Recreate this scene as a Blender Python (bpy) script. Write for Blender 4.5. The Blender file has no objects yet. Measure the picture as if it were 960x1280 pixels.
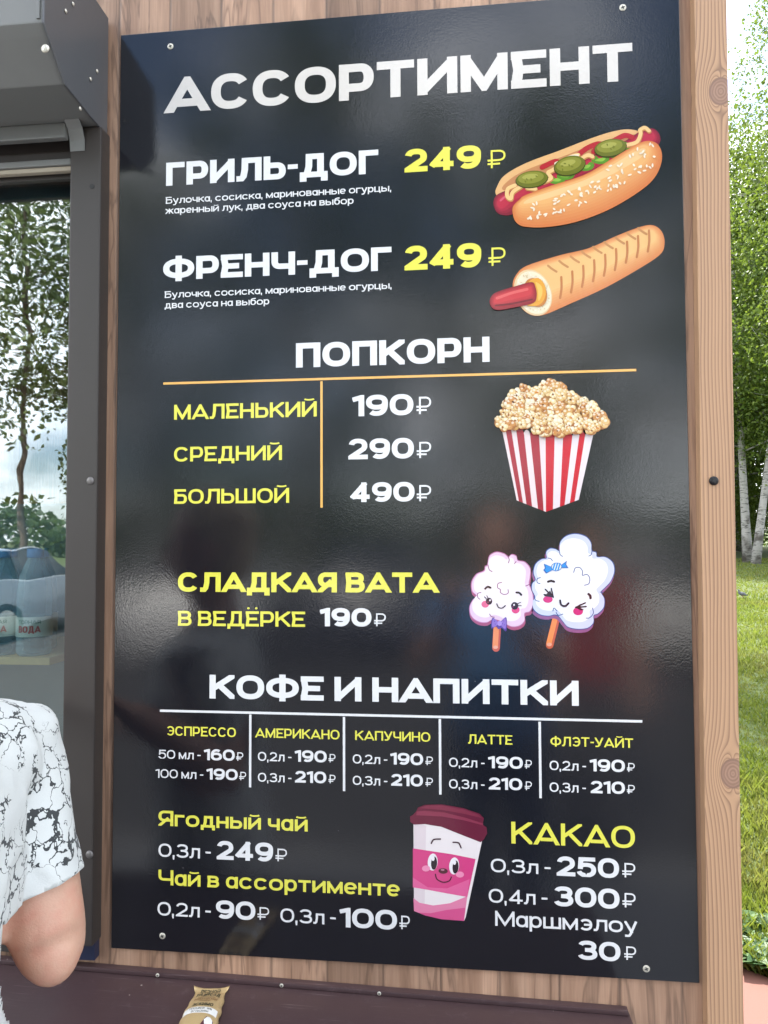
import bpy, bmesh, math, random
import numpy as np
from mathutils import Vector, Matrix
from mathutils.geometry import delaunay_2d_cdt

# ------------------------------------------------------------------ camera, sky, sun, exposure
SC = bpy.context.scene
COL = SC.collection
SB = 0.96                                    # height of the board's bottom edge
BW, BH = 0.90, 1.494                         # board width, height
ROT = [[0.994159, 0.107845, -0.004101], [-0.008323, 0.03873, -0.999215], [-0.107601, 0.993413, 0.039401]]
RX, RY, RZ = (Vector(r) for r in ROT)
CAM = Vector((0.56120, -1.11928, 0.64704 + SB))
cd = bpy.data.cameras.new('camera')
cam = bpy.data.objects.new('camera', cd)
COL.objects.link(cam)
cd.sensor_fit = 'VERTICAL'
cd.sensor_height = 24.0
cd.lens = 24.0 * 900 / 1280
cd.clip_start = 0.02
cd.clip_end = 3000
m = Matrix((RX, -RY, -RZ)).transposed().to_4x4()
m.translation = CAM
cam.matrix_world = m
SC.camera = cam

SUN_EL, SUN_AZ = math.radians(47), math.radians(-20)      # azimuth from +Y towards +X
sd = Vector((math.sin(SUN_AZ) * math.cos(SUN_EL), math.cos(SUN_AZ) * math.cos(SUN_EL), math.sin(SUN_EL)))
sl = bpy.data.lights.new('sun', 'SUN')
sl.energy = 4.2
sl.angle = math.radians(0.5)
sl.color = (1.0, 0.95, 0.86)
so = bpy.data.objects.new('sun', sl)
COL.objects.link(so)
so.rotation_euler = (-sd).to_track_quat('-Z', 'Y').to_euler()

W = bpy.data.worlds.new('World')
SC.world = W
W.use_nodes = True
wt_ = W.node_tree
for n in list(wt_.nodes):
    wt_.nodes.remove(n)
def wn(t, **k):
    n = wt_.nodes.new(t)
    for a, b in k.items():
        setattr(n, a, b)
    return n
sky = wn('ShaderNodeTexSky', sky_type='NISHITA', sun_disc=False)
sky.sun_elevation = SUN_EL
sky.sun_rotation = SUN_AZ
sky.air_density = 1.0
sky.dust_density = 1.5
bg = wn('ShaderNodeBackground')
bg.inputs['Strength'].default_value = 0.12
tc = wn('ShaderNodeTexCoord')
mp = wn('ShaderNodeMapping')
mp.inputs['Scale'].default_value = (1.0, 1.0, 2.6)
ns = wn('ShaderNodeTexNoise')
ns.inputs['Scale'].default_value = 2.3
ns.inputs['Detail'].default_value = 6
ns.inputs['Roughness'].default_value = 0.55
ra = wn('ShaderNodeValToRGB')
ra.color_ramp.elements[0].position = 0.43
ra.color_ramp.elements[1].position = 0.60
mx = wn('ShaderNodeMix', data_type='RGBA')
mx.inputs['B'].default_value = (13.0, 13.3, 13.8, 1)
ow = wn('ShaderNodeOutputWorld')
lk = wt_.links.new
lk(tc.outputs['Generated'], mp.inputs['Vector'])
lk(mp.outputs[0], ns.inputs['Vector'])
lk(ns.outputs[0], ra.inputs[0])
lk(ra.outputs[0], mx.inputs['Factor'])
lk(sky.outputs[0], mx.inputs['A'])
lk(mx.outputs['Result'], bg.inputs['Color'])
lk(bg.outputs[0], ow.inputs['Surface'])

SC.view_settings.view_transform = 'Standard'
SC.view_settings.look = 'None'
SC.view_settings.exposure = 1.95
SC.view_settings.gamma = 1
SC.view_settings.use_curve_mapping = False

R = random.Random(7)

# ------------------------------------------------------------------ photo pixel -> place
def ray(px, py):
    x, y = (px - 480) / 900.0, (py - 640) / 900.0
    return RX * x + RY * y + RZ
def on_y(px, py, Y=0.0):
    d = ray(px, py)
    return CAM + d * ((Y - CAM.y) / d.y)
def at_depth(px, py, dep):
    return CAM + ray(px, py) * dep
def uz(px, py):
    p = on_y(px, py, 0.0)
    return (p.x, p.z)
def at_dist(px, py, Y):
    return on_y(px, py, Y)

# ------------------------------------------------------------------ object helpers
def tag(o, label=None, cat=None, group=None, kind=None):
    if label: o['label'] = label
    if cat: o['category'] = cat
    if group: o['group'] = group
    if kind: o['kind'] = kind
    return o
def empty(name, loc=(0, 0, 0), label=None, cat=None, group=None):
    o = bpy.data.objects.new(name, None)
    o.empty_display_size = 0.1
    COL.objects.link(o)
    o.location = loc
    return tag(o, label, cat, group)
def world_of(o):
    v = Vector(o.location)
    while o.parent:
        o = o.parent
        v += Vector(o.location)
    return v
def link(name, me, mat=None, parent=None, smooth=False):
    """me is in world coordinates; a child is shifted to its parent's origin"""
    o = bpy.data.objects.new(name, me)
    COL.objects.link(o)
    mats = mat if isinstance(mat, (list, tuple)) else [mat]
    for q in mats:
        if q: me.materials.append(q)
    if parent:
        o.parent = parent
        me.transform(Matrix.Translation(-world_of(parent)))
    if smooth:
        me.polygons.foreach_set('use_smooth', [True] * len(me.polygons))
    me.update()
    return o
def mesh_py(v, f):
    me = bpy.data.meshes.new('m')
    me.from_pydata([tuple(p) for p in v], [], f)
    me.update()
    return me
def bm_mesh(bm):
    me = bpy.data.meshes.new('m')
    bm.normal_update()
    bm.to_mesh(me)
    bm.free()
    return me
def bevel_all(bm, w, seg=2):
    if w > 0:
        bmesh.ops.bevel(bm, geom=list(bm.edges), offset=w, segments=seg, profile=0.7, affect='EDGES', clamp_overlap=True)
def box_bm(x0, x1, y0, y1, z0, z1, bev=0.0, bm=None):
    b = bmesh.new()
    bmesh.ops.create_cube(b, size=1.0)
    for v in b.verts:
        v.co = Vector(((x0 + x1) / 2 + v.co.x * (x1 - x0), (y0 + y1) / 2 + v.co.y * (y1 - y0), (z0 + z1) / 2 + v.co.z * (z1 - z0)))
    bevel_all(b, bev)
    if bm is None:
        return b
    t = bpy.data.meshes.new('t')
    b.to_mesh(t); b.free()
    bm.from_mesh(t)
    bpy.data.meshes.remove(t)
    return bm
def box(name, x0, x1, y0, y1, z0, z1, mat, parent=None, bev=0.0):
    return link(name, bm_mesh(box_bm(x0, x1, y0, y1, z0, z1, bev)), mat, parent)
def lathe(prof, seg=24, axis='Z', at=(0, 0, 0)):
    v, f = [], []
    for r, h in prof:
        for k in range(seg):
            a = 2 * math.pi * k / seg
            c, s = r * math.cos(a), r * math.sin(a)
            v.append((c, s, h) if axis == 'Z' else (c, -h, s) if axis == 'Y' else (h, c, s))
    n = len(prof)
    for i in range(n - 1):
        for k in range(seg):
            k2 = (k + 1) % seg
            q = (i * seg + k, i * seg + k2, (i + 1) * seg + k2, (i + 1) * seg + k)
            f.append(q)
    f.append(tuple(range(seg))[::-1])
    f.append(tuple((n - 1) * seg + k for k in range(seg)))
    v = [(a + at[0], b + at[1], c + at[2]) for a, b, c in v]
    me = mesh_py(v, f)
    b = bmesh.new(); b.from_mesh(me)
    bmesh.ops.recalc_face_normals(b, faces=list(b.faces))
    b.to_mesh(me); b.free()
    return me
def tube(pts, rad, seg=12, flat=None, cap=True):
    """tapered tube through pts; rad per point: r or (ra, rb) with ra along the axis 'flat'"""
    pts = [Vector(p) for p in pts]
    n = len(pts)
    v, f = [], []
    ref = Vector(flat) if flat else None
    prev = None
    for i, p in enumerate(pts):
        t = (pts[min(i + 1, n - 1)] - pts[max(i - 1, 0)]).normalized()
        if ref is not None:
            a = (ref - t * ref.dot(t)).normalized()
        elif prev is None:
            g = Vector((0, 0, 1)) if abs(t.z) < 0.8 else Vector((1, 0, 0))
            a = (g - t * g.dot(t)).normalized()
        else:
            a = (prev - t * prev.dot(t)).normalized()
        prev = a
        b = t.cross(a)
        r = rad[i]
        ra, rb = r if isinstance(r, (tuple, list)) else (r, r)
        for k in range(seg):
            an = 2 * math.pi * k / seg
            v.append(p + a * (ra * math.cos(an)) + b * (rb * math.sin(an)))
    for i in range(n - 1):
        for k in range(seg):
            k2 = (k + 1) % seg
            f.append((i * seg + k, i * seg + k2, (i + 1) * seg + k2, (i + 1) * seg + k))
    if cap:
        f.append(tuple(range(seg))[::-1])
        f.append(tuple((n - 1) * seg + k for k in range(seg)))
    return [tuple(p) for p in v], f
class Merge:
    def __init__(s): s.v, s.f = [], []
    def add(s, vf):
        o = len(s.v)
        s.v += vf[0]
        s.f += [tuple(i + o for i in q) for q in vf[1]]
        return s
    def mesh(s): return mesh_py(s.v, s.f)
def evaluated(me, mods):
    o = bpy.data.objects.new('tmp', me)
    COL.objects.link(o)
    for t, kw in mods:
        q = o.modifiers.new(t, t)
        for a, b in kw.items(): setattr(q, a, b)
    dg = bpy.context.evaluated_depsgraph_get()
    dg.update()
    r = bpy.data.meshes.new_from_object(o.evaluated_get(dg))
    bpy.data.objects.remove(o)
    return r
def copy_tree(o, parent=None):
    c = o.copy()
    COL.objects.link(c)
    c.parent = parent
    for ch in list(o.children): copy_tree(ch, c)
    return c

# ------------------------------------------------------------------ material helpers
def s2l(c):
    return tuple(((x / 255.0) / 12.92 if x / 255.0 <= 0.04045 else ((x / 255.0 + 0.055) / 1.055) ** 2.4) for x in c)
class NT:
    def __init__(s, name):
        s.mat = bpy.data.materials.new(name)
        s.mat.use_nodes = True
        s.t = s.mat.node_tree
        s.b = s.t.nodes['Principled BSDF']
        s.out = s.t.nodes['Material Output']
    def n(s, typ, ins=None, **k):
        q = s.t.nodes.new(typ)
        for a, b in k.items(): setattr(q, a, b)
        for a, b in (ins or {}).items(): s.set(q.inputs[a], b)
        return q
    def set(s, sock, v):
        if hasattr(v, 'is_linked') or isinstance(v, bpy.types.NodeSocket): s.t.links.new(v, sock)
        else:
            if sock.type == 'RGBA' and len(v) == 3: v = (*v, 1)
            sock.default_value = v
    def m(s, op, a, b=0.0, c=0.0, clamp=False):
        q = s.n('ShaderNodeMath', operation=op, use_clamp=clamp)
        for i, x in enumerate((a, b, c)): s.set(q.inputs[i], x)
        return q.outputs[0]
    def mix(s, f, a, b, blend='MIX'):
        q = s.n('ShaderNodeMix', data_type='RGBA', blend_type=blend)
        s.set(q.inputs['Factor'], f); s.set(q.inputs['A'], a); s.set(q.inputs['B'], b)
        return q.outputs['Result']
    def ramp(s, f, stops, interp='LINEAR'):
        q = s.n('ShaderNodeValToRGB')
        q.color_ramp.interpolation = interp
        e = q.color_ramp.elements
        while len(e) < len(stops): e.new(0.5)
        for i, (p, c) in enumerate(stops):
            e[i].position = p
            e[i].color = (*c, 1) if not isinstance(c, (int, float)) else (c, c, c, 1)
        s.set(q.inputs[0], f)
        return q.outputs[0]
    def obj(s): return s.n('ShaderNodeTexCoord').outputs['Object']
    def mapped(s, vec, scale=(1, 1, 1), loc=(0, 0, 0)):
        return s.n('ShaderNodeMapping', {'Vector': vec, 'Scale': scale, 'Location': loc}).outputs[0]
    def noise(s, vec, scale, detail=3, rough=0.5, dist=0.0):
        return s.n('ShaderNodeTexNoise', {'Vector': vec, 'Scale': scale, 'Detail': detail, 'Roughness': rough, 'Distortion': dist}).outputs[0]
    def xyz(s, vec):
        return s.n('ShaderNodeSeparateXYZ', {0: vec}).outputs
    def bump(s, h, strength=0.3, dist=0.002):
        return s.n('ShaderNodeBump', {'Height': h, 'Strength': strength, 'Distance': dist}).outputs[0]
    def p(s, **k):
        for a, b in k.items(): s.set(s.b.inputs[a.replace('_', ' ')], b)
        return s
def plain(name, col, rough=0.5, metal=0.0, var=0.12, scale=30, bump=0.0, spec=0.5):
    t = NT(name)
    v = t.obj()
    nz = t.noise(v, scale, 4, 0.6)
    c = t.mix(nz, tuple(x * (1 - var) for x in col), tuple(min(1, x * (1 + var)) for x in col))
    t.p(Base_Color=c, Metallic=metal, Roughness=t.m('ADD', t.m('MULTIPLY', nz, 0.16), rough - 0.08))
    t.b.inputs['Specular IOR Level'].default_value = spec
    if bump: t.p(Normal=t.bump(nz, bump, 0.002))
    return t.mat

def gloss_print(name, color=None, rough=0.17, attr=False):
    """laminated print: orange-peel gloss over a flat colour"""
    t = NT(name)
    g = t.n('ShaderNodeNewGeometry').outputs['Position']
    if attr:
        c = t.n('ShaderNodeAttribute', attribute_name='Col').outputs['Color']
    else:
        c = color
    if not attr and max(color) < 0.1:        # dust specks and a faint film of smears on the dark laminate
        vo = t.n('ShaderNodeTexVoronoi', {'Vector': g, 'Scale': 24.0}, feature='F1')
        sp = t.m('MULTIPLY', t.m('SUBTRACT', t.m('MULTIPLY', t.xyz(vo.outputs['Color'])[0], 0.026), t.m('ADD', vo.outputs['Distance'], 0.010), clamp=True), 300.0, clamp=True)
        c = t.mix(t.m('MULTIPLY', sp, 0.75), c, (0.5, 0.5, 0.5))
        c = t.mix(t.m('MULTIPLY', t.m('SUBTRACT', t.noise(g, 5, 5, 0.7), 0.45, clamp=True), 0.025), c, (0.3, 0.3, 0.3))
    h1 = t.noise(g, 330, 2, 0.5)
    h2 = t.noise(g, 110, 2, 0.5)
    h3 = t.noise(g, 5.0, 1, 0.5)
    h = t.m('ADD', t.m('ADD', t.m('MULTIPLY', h1, 0.075), t.m('MULTIPLY', h2, 0.05)), t.m('MULTIPLY', h3, 1.2))
    sm = t.noise(g, 14, 5, 0.65)
    t.p(Base_Color=c, Roughness=t.m('ADD', t.m('MULTIPLY', sm, 0.10), rough - 0.10), Normal=t.bump(h, 0.62, 0.0016))
    t.b.inputs['IOR'].default_value = 1.60
    return t.mat

def wood_planks(name, plank=0.088, tint=(1, 1, 1), x_off=0.0):
    t = NT(name)
    v = t.n('ShaderNodeNewGeometry').outputs['Position']
    X, Y, Z = t.xyz(v)
    u = t.m('ADD', X, Y)
    k = t.m('DIVIDE', t.m('ADD', u, x_off), plank)
    idx = t.m('FLOOR', k)
    fr = t.m('FRACT', k)
    rnd = t.n('ShaderNodeTexWhiteNoise', {'W': idx}, noise_dimensions='1D').outputs['Value']
    vec = t.n('ShaderNodeCombineXYZ', {0: t.m('ADD', t.m('MULTIPLY', u, 1.0), t.m('MULTIPLY', rnd, 9.0)), 1: 0.0, 2: t.m('ADD', t.m('MULTIPLY', Z, 0.06), t.m('MULTIPLY', rnd, 5.0))}).outputs[0]
    n1 = t.noise(vec, 26, 5, 0.62, 0.8)
    vec2 = t.n('ShaderNodeCombineXYZ', {0: u, 1: rnd, 2: t.m('MULTIPLY', Z, 0.03)}).outputs[0]
    n2 = t.noise(vec2, 330, 3, 0.6)
    vec3 = t.n('ShaderNodeCombineXYZ', {0: u, 1: t.m('MULTIPLY', rnd, 3.0), 2: t.m('MULTIPLY', Z, 0.11)}).outputs[0]
    n3 = t.noise(vec3, 12, 4, 0.6, 0.9)
    base = t.ramp(n1, [(0.28, (0.150, 0.088, 0.058)), (0.44, (0.265, 0.165, 0.112)), (0.6, (0.36, 0.235, 0.165)), (0.78, (0.43, 0.30, 0.215))])
    c = t.mix(t.m('MULTIPLY', t.m('SUBTRACT', n2, 0.36, clamp=True), 1.1), base, (0.16, 0.10, 0.07))
    vein = t.m('SUBTRACT', 1.0, t.m('MULTIPLY', t.m('ABSOLUTE', t.m('SUBTRACT', n3, 0.5)), 42.0), clamp=True)
    c = t.mix(t.m('MULTIPLY', vein, 0.55), c, (0.075, 0.045, 0.032))
    tone = t.m('ADD', 0.92, t.m('MULTIPLY', rnd, 0.6))
    c = t.mix(1.0, c, t.n('ShaderNodeCombineColor', {0: t.m('MULTIPLY', tone, tint[0]), 1: t.m('MULTIPLY', tone, tint[1]), 2: t.m('MULTIPLY', tone, tint[2])}).outputs[0], 'MULTIPLY')
    edge = t.m('MINIMUM', fr, t.m('SUBTRACT', 1.0, fr))
    seam = t.m('SUBTRACT', 1.0, t.m('MULTIPLY', edge, 26.0), clamp=True)
    c = t.mix(t.m('MULTIPLY', seam, 0.6), c, (0.055, 0.036, 0.028))
    t.p(Base_Color=c, Roughness=0.5, Normal=t.bump(t.m('SUBTRACT', t.m('MULTIPLY', n2, 0.25), seam), 0.5, 0.0015))
    return t.mat

def wood_post(name, kx, kz, per, slope):
    """printed pine board: growth lines that flow round knots"""
    t = NT(name)
    v = t.n('ShaderNodeNewGeometry').outputs['Position']
    X, Y, Z = t.xyz(v)
    zl = t.m('MULTIPLY', Z, 1.0)
    zz = t.m('SUBTRACT', t.m('MULTIPLY', t.m('FRACT', t.m('ADD', t.m('DIVIDE', t.m('SUBTRACT', zl, kz), per), 0.5)), per), per / 2)
    wv = t.n('ShaderNodeCombineXYZ', {0: t.m('MULTIPLY', X, 9.0), 1: t.m('MULTIPLY', Y, 9.0), 2: t.m('MULTIPLY', Z, 1.3)}).outputs[0]
    wob = t.m('MULTIPLY', t.m('SUBTRACT', t.noise(wv, 1.6, 2, 0.5), 0.5), 0.012)
    xr = t.m('ADD', t.m('SUBTRACT', t.m('SUBTRACT', t.m('ADD', X, Y), kx), t.m('MULTIPLY', t.m('SUBTRACT', Z, kz), slope)), t.m('MULTIPLY', wob, 0.6))
    zs = t.m('MULTIPLY', zz, 0.55)
    r2 = t.m('ADD', t.m('ADD', t.m('MULTIPLY', xr, xr), t.m('MULTIPLY', zs, zs)), 1e-6)
    r = t.m('SQRT', t.m('ADD', t.m('MULTIPLY', xr, xr), t.m('MULTIPLY', t.m('MULTIPLY', zz, 0.82), t.m('MULTIPLY', zz, 0.82))))
    a = 0.0215
    psi = t.m('MULTIPLY', xr, t.m('SUBTRACT', 1.0, t.m('DIVIDE', a * a * 0.9, r2)))
    psi = t.m('ADD', psi, wob)
    ph = t.m('FRACT', t.m('MULTIPLY', psi, 192.0))
    saw = t.m('POWER', ph, 2.6)
    fall = t.m('SUBTRACT', 1.0, t.m('MULTIPLY', t.m('SUBTRACT', ph, 0.86, clamp=True), 7.0), clamp=True)
    line = t.m('MULTIPLY', saw, fall)
    fine_v = t.n('ShaderNodeCombineXYZ', {0: t.m('MULTIPLY', psi, 600.0), 1: t.m('MULTIPLY', Z, 12.0), 2: 0.0}).outputs[0]
    fn = t.noise(fine_v, 1.0, 3, 0.6)
    bigv = t.n('ShaderNodeCombineXYZ', {0: t.m('MULTIPLY', psi, 40.0), 1: t.m('MULTIPLY', Z, 1.1), 2: 0.0}).outputs[0]
    bn = t.noise(bigv, 1.5, 3, 0.5)
    pale = t.mix(bn, (0.55, 0.335, 0.19), (0.44, 0.26, 0.145))
    pale = t.mix(t.m('MULTIPLY', fn, 0.32), pale, (0.30, 0.17, 0.105))
    c = t.mix(t.m('MULTIPLY', line, t.m('ADD', 0.75, t.m('MULTIPLY', bn, 1.1)), clamp=True), pale, (0.22, 0.122, 0.075))
    inside = t.m('SUBTRACT', 1.0, t.m('MULTIPLY', t.m('SUBTRACT', r, 0.0165), 400.0), clamp=True)
    ring = t.m('ADD', t.m('MULTIPLY', t.m('SINE', t.m('ADD', t.m('MULTIPLY', r, 1500.0), t.m('MULTIPLY', t.noise(v, 90, 2), 4.0))), 0.5), 0.5)
    kc = t.mix(ring, (0.34, 0.20, 0.135), (0.25, 0.14, 0.092))
    rim = t.m('SUBTRACT', 1.0, t.m('MULTIPLY', t.m('ABSOLUTE', t.m('SUBTRACT', r, 0.0175)), 190.0), clamp=True)
    kc = t.mix(t.m('MULTIPLY', rim, 0.8), kc, (0.19, 0.105, 0.075))
    c = t.mix(inside, c, kc)
    t.p(Base_Color=c, Roughness=0.55, Normal=t.bump(t.m('SUBTRACT', 1.0, line), 0.25, 0.0006))
    return t.mat

M = {}
M['board'] = gloss_print('gloss_black_laminate', (0.0075, 0.008, 0.0115), 0.16)
M['white_print'] = gloss_print('white_print', (0.70, 0.70, 0.705), 0.17)
M['cream_print'] = gloss_print('cream_print', (0.62, 0.585, 0.545), 0.17)
M['yellow_print'] = gloss_print('yellow_print', (0.70, 0.665, 0.085), 0.17)
M['orange_print'] = gloss_print('orange_print', (0.78, 0.42, 0.11), 0.17)
M['print'] = gloss_print('picture_print', attr=True)
M['planks'] = wood_planks('wood_plank_cladding', tint=(1.0, 0.95, 0.90))
KP1, KP2 = on_y(900.5, 114, -0.018), on_y(917, 967, -0.018)
M['post'] = wood_post('pine_corner_board', KP2.x - 0.018, KP2.z, KP1.z - KP2.z, (KP1.x - KP2.x) / (KP1.z - KP2.z))
M['frame'] = plain('brown_powder_coat', (0.036, 0.030, 0.027), 0.42, 0.0, 0.06, 90, 0.05)
M['shutter'] = plain('grey_brown_aluminium', (0.15, 0.153, 0.148), 0.38, 0.0, 0.06, 40)
M['shutter_light'] = plain('pale_seal', (0.36, 0.31, 0.24), 0.5)
M['steel'] = plain('zinc_steel', (0.60, 0.57, 0.49), 0.42, 0.45, 0.15, 400)
M['dull_steel'] = plain('painted_steel_bolt', (0.16, 0.15, 0.145), 0.4, 0.4, 0.2, 300)
M['black_steel'] = plain('black_screw', (0.015, 0.015, 0.017), 0.3, 0.5, 0.2, 300)
M['slot'] = plain('recess_dark', (0.02, 0.02, 0.02), 0.7)
M['dark_inside'] = plain('dark_interior_paint', (0.035, 0.04, 0.045), 0.6)
M['navy'] = plain('navy_base_strip', (0.016, 0.022, 0.05), 0.35)
M['shelf_wood'] = plain('pale_shelf_board', (0.48, 0.34, 0.14), 0.5, 0, 0.2, 60)
M['roof'] = plain('dark_roof_sheet', (0.05, 0.05, 0.052), 0.5)

# ------------------------------------------------------------------ ground
def ground_z(x, y):
    t = max(0.0, min(1.0, (y - 2.2) / 24.0))
    return 0.82 * (t ** 0.9) + (0.9 * max(0.0, (y - 26) / 30.0) if y > 26 else 0.0)
def lawn_material():
    t = NT('lawn')
    v = t.n('ShaderNodeNewGeometry').outputs['Position']
    a = t.noise(v, 0.9, 5, 0.6)
    b = t.noise(v, 30, 4, 0.7)
    c = t.mix(a, (0.040, 0.075, 0.010), (0.085, 0.12, 0.018))
    c = t.mix(t.m('MULTIPLY', b, 0.35), c, (0.09, 0.09, 0.03))
    t.p(Base_Color=c, Roughness=0.85, Normal=t.bump(b, 0.8, 0.03))
    return t.mat
M['lawn'] = lawn_material()
def grid_sheet(name, xs, ys, zf, mat):
    v = [(x, y, zf(x, y)) for y in ys for x in xs]
    nx = len(xs)
    f = [(j * nx + i, j * nx + i + 1, (j + 1) * nx + i + 1, (j + 1) * nx + i) for j in range(len(ys) - 1) for i in range(nx - 1)]
    return tag(link(name, mesh_py(v, f), mat, smooth=True), kind='structure')
lawn = grid_sheet('lawn', [-900, -300, -100, -40, -15, -5, 0, 5, 15, 40, 100, 300, 900],
           [-900, -300, -100, -30, -8, 0, 1, 2.2, 3, 4, 5, 6, 8, 10, 13, 16, 20, 26, 40, 80, 200, 900],
           lambda x, y: ground_z(x, min(y, 90)) - 0.004, M['lawn'])

def paving_material():
    t = NT('salmon_paving')
    v = t.n('ShaderNodeNewGeometry').outputs['Position']
    a = t.noise(v, 2.0, 4, 0.6)
    b = t.noise(v, 220, 3, 0.7)
    c = t.mix(a, (0.165, 0.068, 0.050), (0.190, 0.080, 0.060))
    c = t.mix(t.m('MULTIPLY', b, 0.3), c, (0.12, 0.055, 0.045))
    t.p(Base_Color=c, Roughness=0.8, Normal=t.bump(b, 0.3, 0.002))
    return t.mat
# pink paved apron around the kiosk; its far edge runs past the corner post
pav = [(0.98, -0.3), (4.24, -0.3), (4.24, -0.3), (1.6623, 1.7203), (1.5991, 1.7684), (1.15, 2.12), (0.98, 2.12)]
b_ = bmesh.new()
top = [b_.verts.new((x, y, 0.0)) for x, y in pav[:2] + pav[3:]]
fc = b_.faces.new(top)
ex = bmesh.ops.extrude_face_region(b_, geom=[fc])
for q in ex['geom']:
    if isinstance(q, bmesh.types.BMVert): q.co.z -= 0.1
bmesh.ops.recalc_face_normals(b_, faces=list(b_.faces))
tag(link('pavement', bm_mesh(b_), paving_material()), kind='structure')
box('forecourt', -6, 9.0, -2.615, -0.302, -0.1, 0.003, plain('grey_concrete', (0.20, 0.20, 0.20), 0.8, 0, 0.2, 12, 0.3))
tag(bpy.data.objects['forecourt'], kind='structure')
tag(box('forecourt', -6, 0.978, -0.300, 2.3, -0.1, 0.003, bpy.data.objects['forecourt'].data.materials[0]), kind='structure')
def lot_material():
    t = NT('asphalt')
    v = t.n('ShaderNodeNewGeometry').outputs['Position']
    a = t.noise(v, 1.0, 5, 0.6)
    b = t.noise(v, 160, 3, 0.7)
    c = t.mix(a, (0.030, 0.031, 0.034), (0.055, 0.053, 0.052))
    t.p(Base_Color=t.mix(t.m('MULTIPLY', b, 0.4), c, (0.08, 0.078, 0.075)), Roughness=0.85)
    return t.mat
box('car_park', -40, 40, -45, -2.62, -0.1, 0.008, lot_material())
tag(bpy.data.objects['car_park'], kind='structure')

# ------------------------------------------------------------------ kiosk
WY = 0.004                                   # wall surface, the board stands 4 mm proud
kiosk = empty('kiosk', (0.3, 1.0, 0), 'small kiosk clad in brown wood-look planks with a service window', 'kiosk')
XL, XR = -2.3, 0.955
WX0, WX1, WZ0, WZ1 = -1.42, -0.070, 0.975, 2.235   # window opening
bm = bmesh.new()
TH = 0.06
for (x0, x1, z0, z1) in ((WX1, 0.930, 0.0, 2.72), (XL, WX0, 0.0, 2.72), (WX0, WX1, 0.0, WZ0), (WX0, WX1, WZ1, 2.72)):
    box_bm(x0, x1, WY, WY + TH, z0, z1, 0, bm)
link('front_wall', bm_mesh(bm), M['planks'], kiosk)
box('side_wall', 0.895, 0.950, WY + TH + 0.002, 2.0, 0.0, 2.72, M['planks'], kiosk)
box('side_wall', XL, XL + 0.06, WY + TH + 0.002, 2.0, 0.0, 2.72, M['planks'], kiosk)
bm = bmesh.new()
for (x0, x1, z0, z1) in ((XL, -0.95, 0, 2.72), (0.35, 0.95, 0, 2.72), (-0.95, 0.35, 2.15, 2.72)):  # doorway gap is added, unseen, so sun brightens the inside
    box_bm(x0, x1, 2.002, 2.06, z0, z1, 0, bm)
link('back_wall', bm_mesh(bm), M['planks'], kiosk)
box('added_back_door', 0.36, 0.40, 2.065, 3.3, 0.08, 2.13, M['frame'], kiosk, 0.004)  # unseen door leaf, added standing open beside the light-giving gap
box('floor', XL + 0.07, 0.89, 0.07, 1.99, 0.02, 0.1, plain('pale_floor', (0.30, 0.26, 0.21), 0.6), kiosk)
box('roof', XL - 0.08, 1.0, -0.02, 2.12, 2.722, 2.80, M['roof'], kiosk)  # unseen roof slab, added to keep light from leaking in behind
# corner board, leaning a hair like in the photo
def P(px, py, Y=-0.018): return on_y(px, py, Y)
tl, tr, bl, br = P(868, 10), P(908.5, 10), P(884, 1240), P(929.3, 1240)
sl_l = (tl.x - bl.x) / (tl.z - bl.z); sl_r = (tr.x - br.x) / (tr.z - br.z)
bm = box_bm(0, 1, -0.018, 0.0035, 0.0, 2.72)
for v in bm.verts:
    lx = bl.x + (v.co.z - bl.z) * sl_l; rx = br.x + (v.co.z - br.z) * sl_r
    v.co.x = lx + v.co.x * (rx - lx)
bevel_all(bm, 0.0016, 2)
post = link('corner_board', bm_mesh(bm), M['post'], kiosk)
box('corner_board', 0.9512, 0.962, 0.004, 0.075, 0, 2.719, M['post'], kiosk, 0.001)
def screw_head(name, c, r, mat, parent, dome=0.35, slot=True):
    h = r * dome
    me = lathe([(r * 0.98, 0.0), (r, h * 0.35), (r * 0.82, h * 0.8), (r * 0.5, h), (0.0005, h)], 20, 'Y', c)
    o = link(name, me, mat, parent, True)
    if slot:
        b = bmesh.new()
        for ang in (0.4, 0.4 + math.pi / 2):
            s = box_bm(-r * 0.52, r * 0.52, -h - 0.0003, -h * 0.6, -r * 0.15, r * 0.15)
            for v in s.verts:
                x, z = v.co.x, v.co.z
                v.co.x = x * math.cos(ang) - z * math.sin(ang) + c[0]
                v.co.z = x * math.sin(ang) + z * math.cos(ang) + c[2]
                v.co.y += c[1] + (0.00015 if ang > 1 else 0)
            tm = bpy.data.meshes.new('t'); s.to_mesh(tm); s.free(); b.from_mesh(tm); bpy.data.meshes.remove(tm)
        link('cross_slot', bm_mesh(b), M['slot'], o)
    return o
c = P(892, 601)
screw_head('screw', c, 0.0068, M['black_steel'], kiosk, 0.55)

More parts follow.
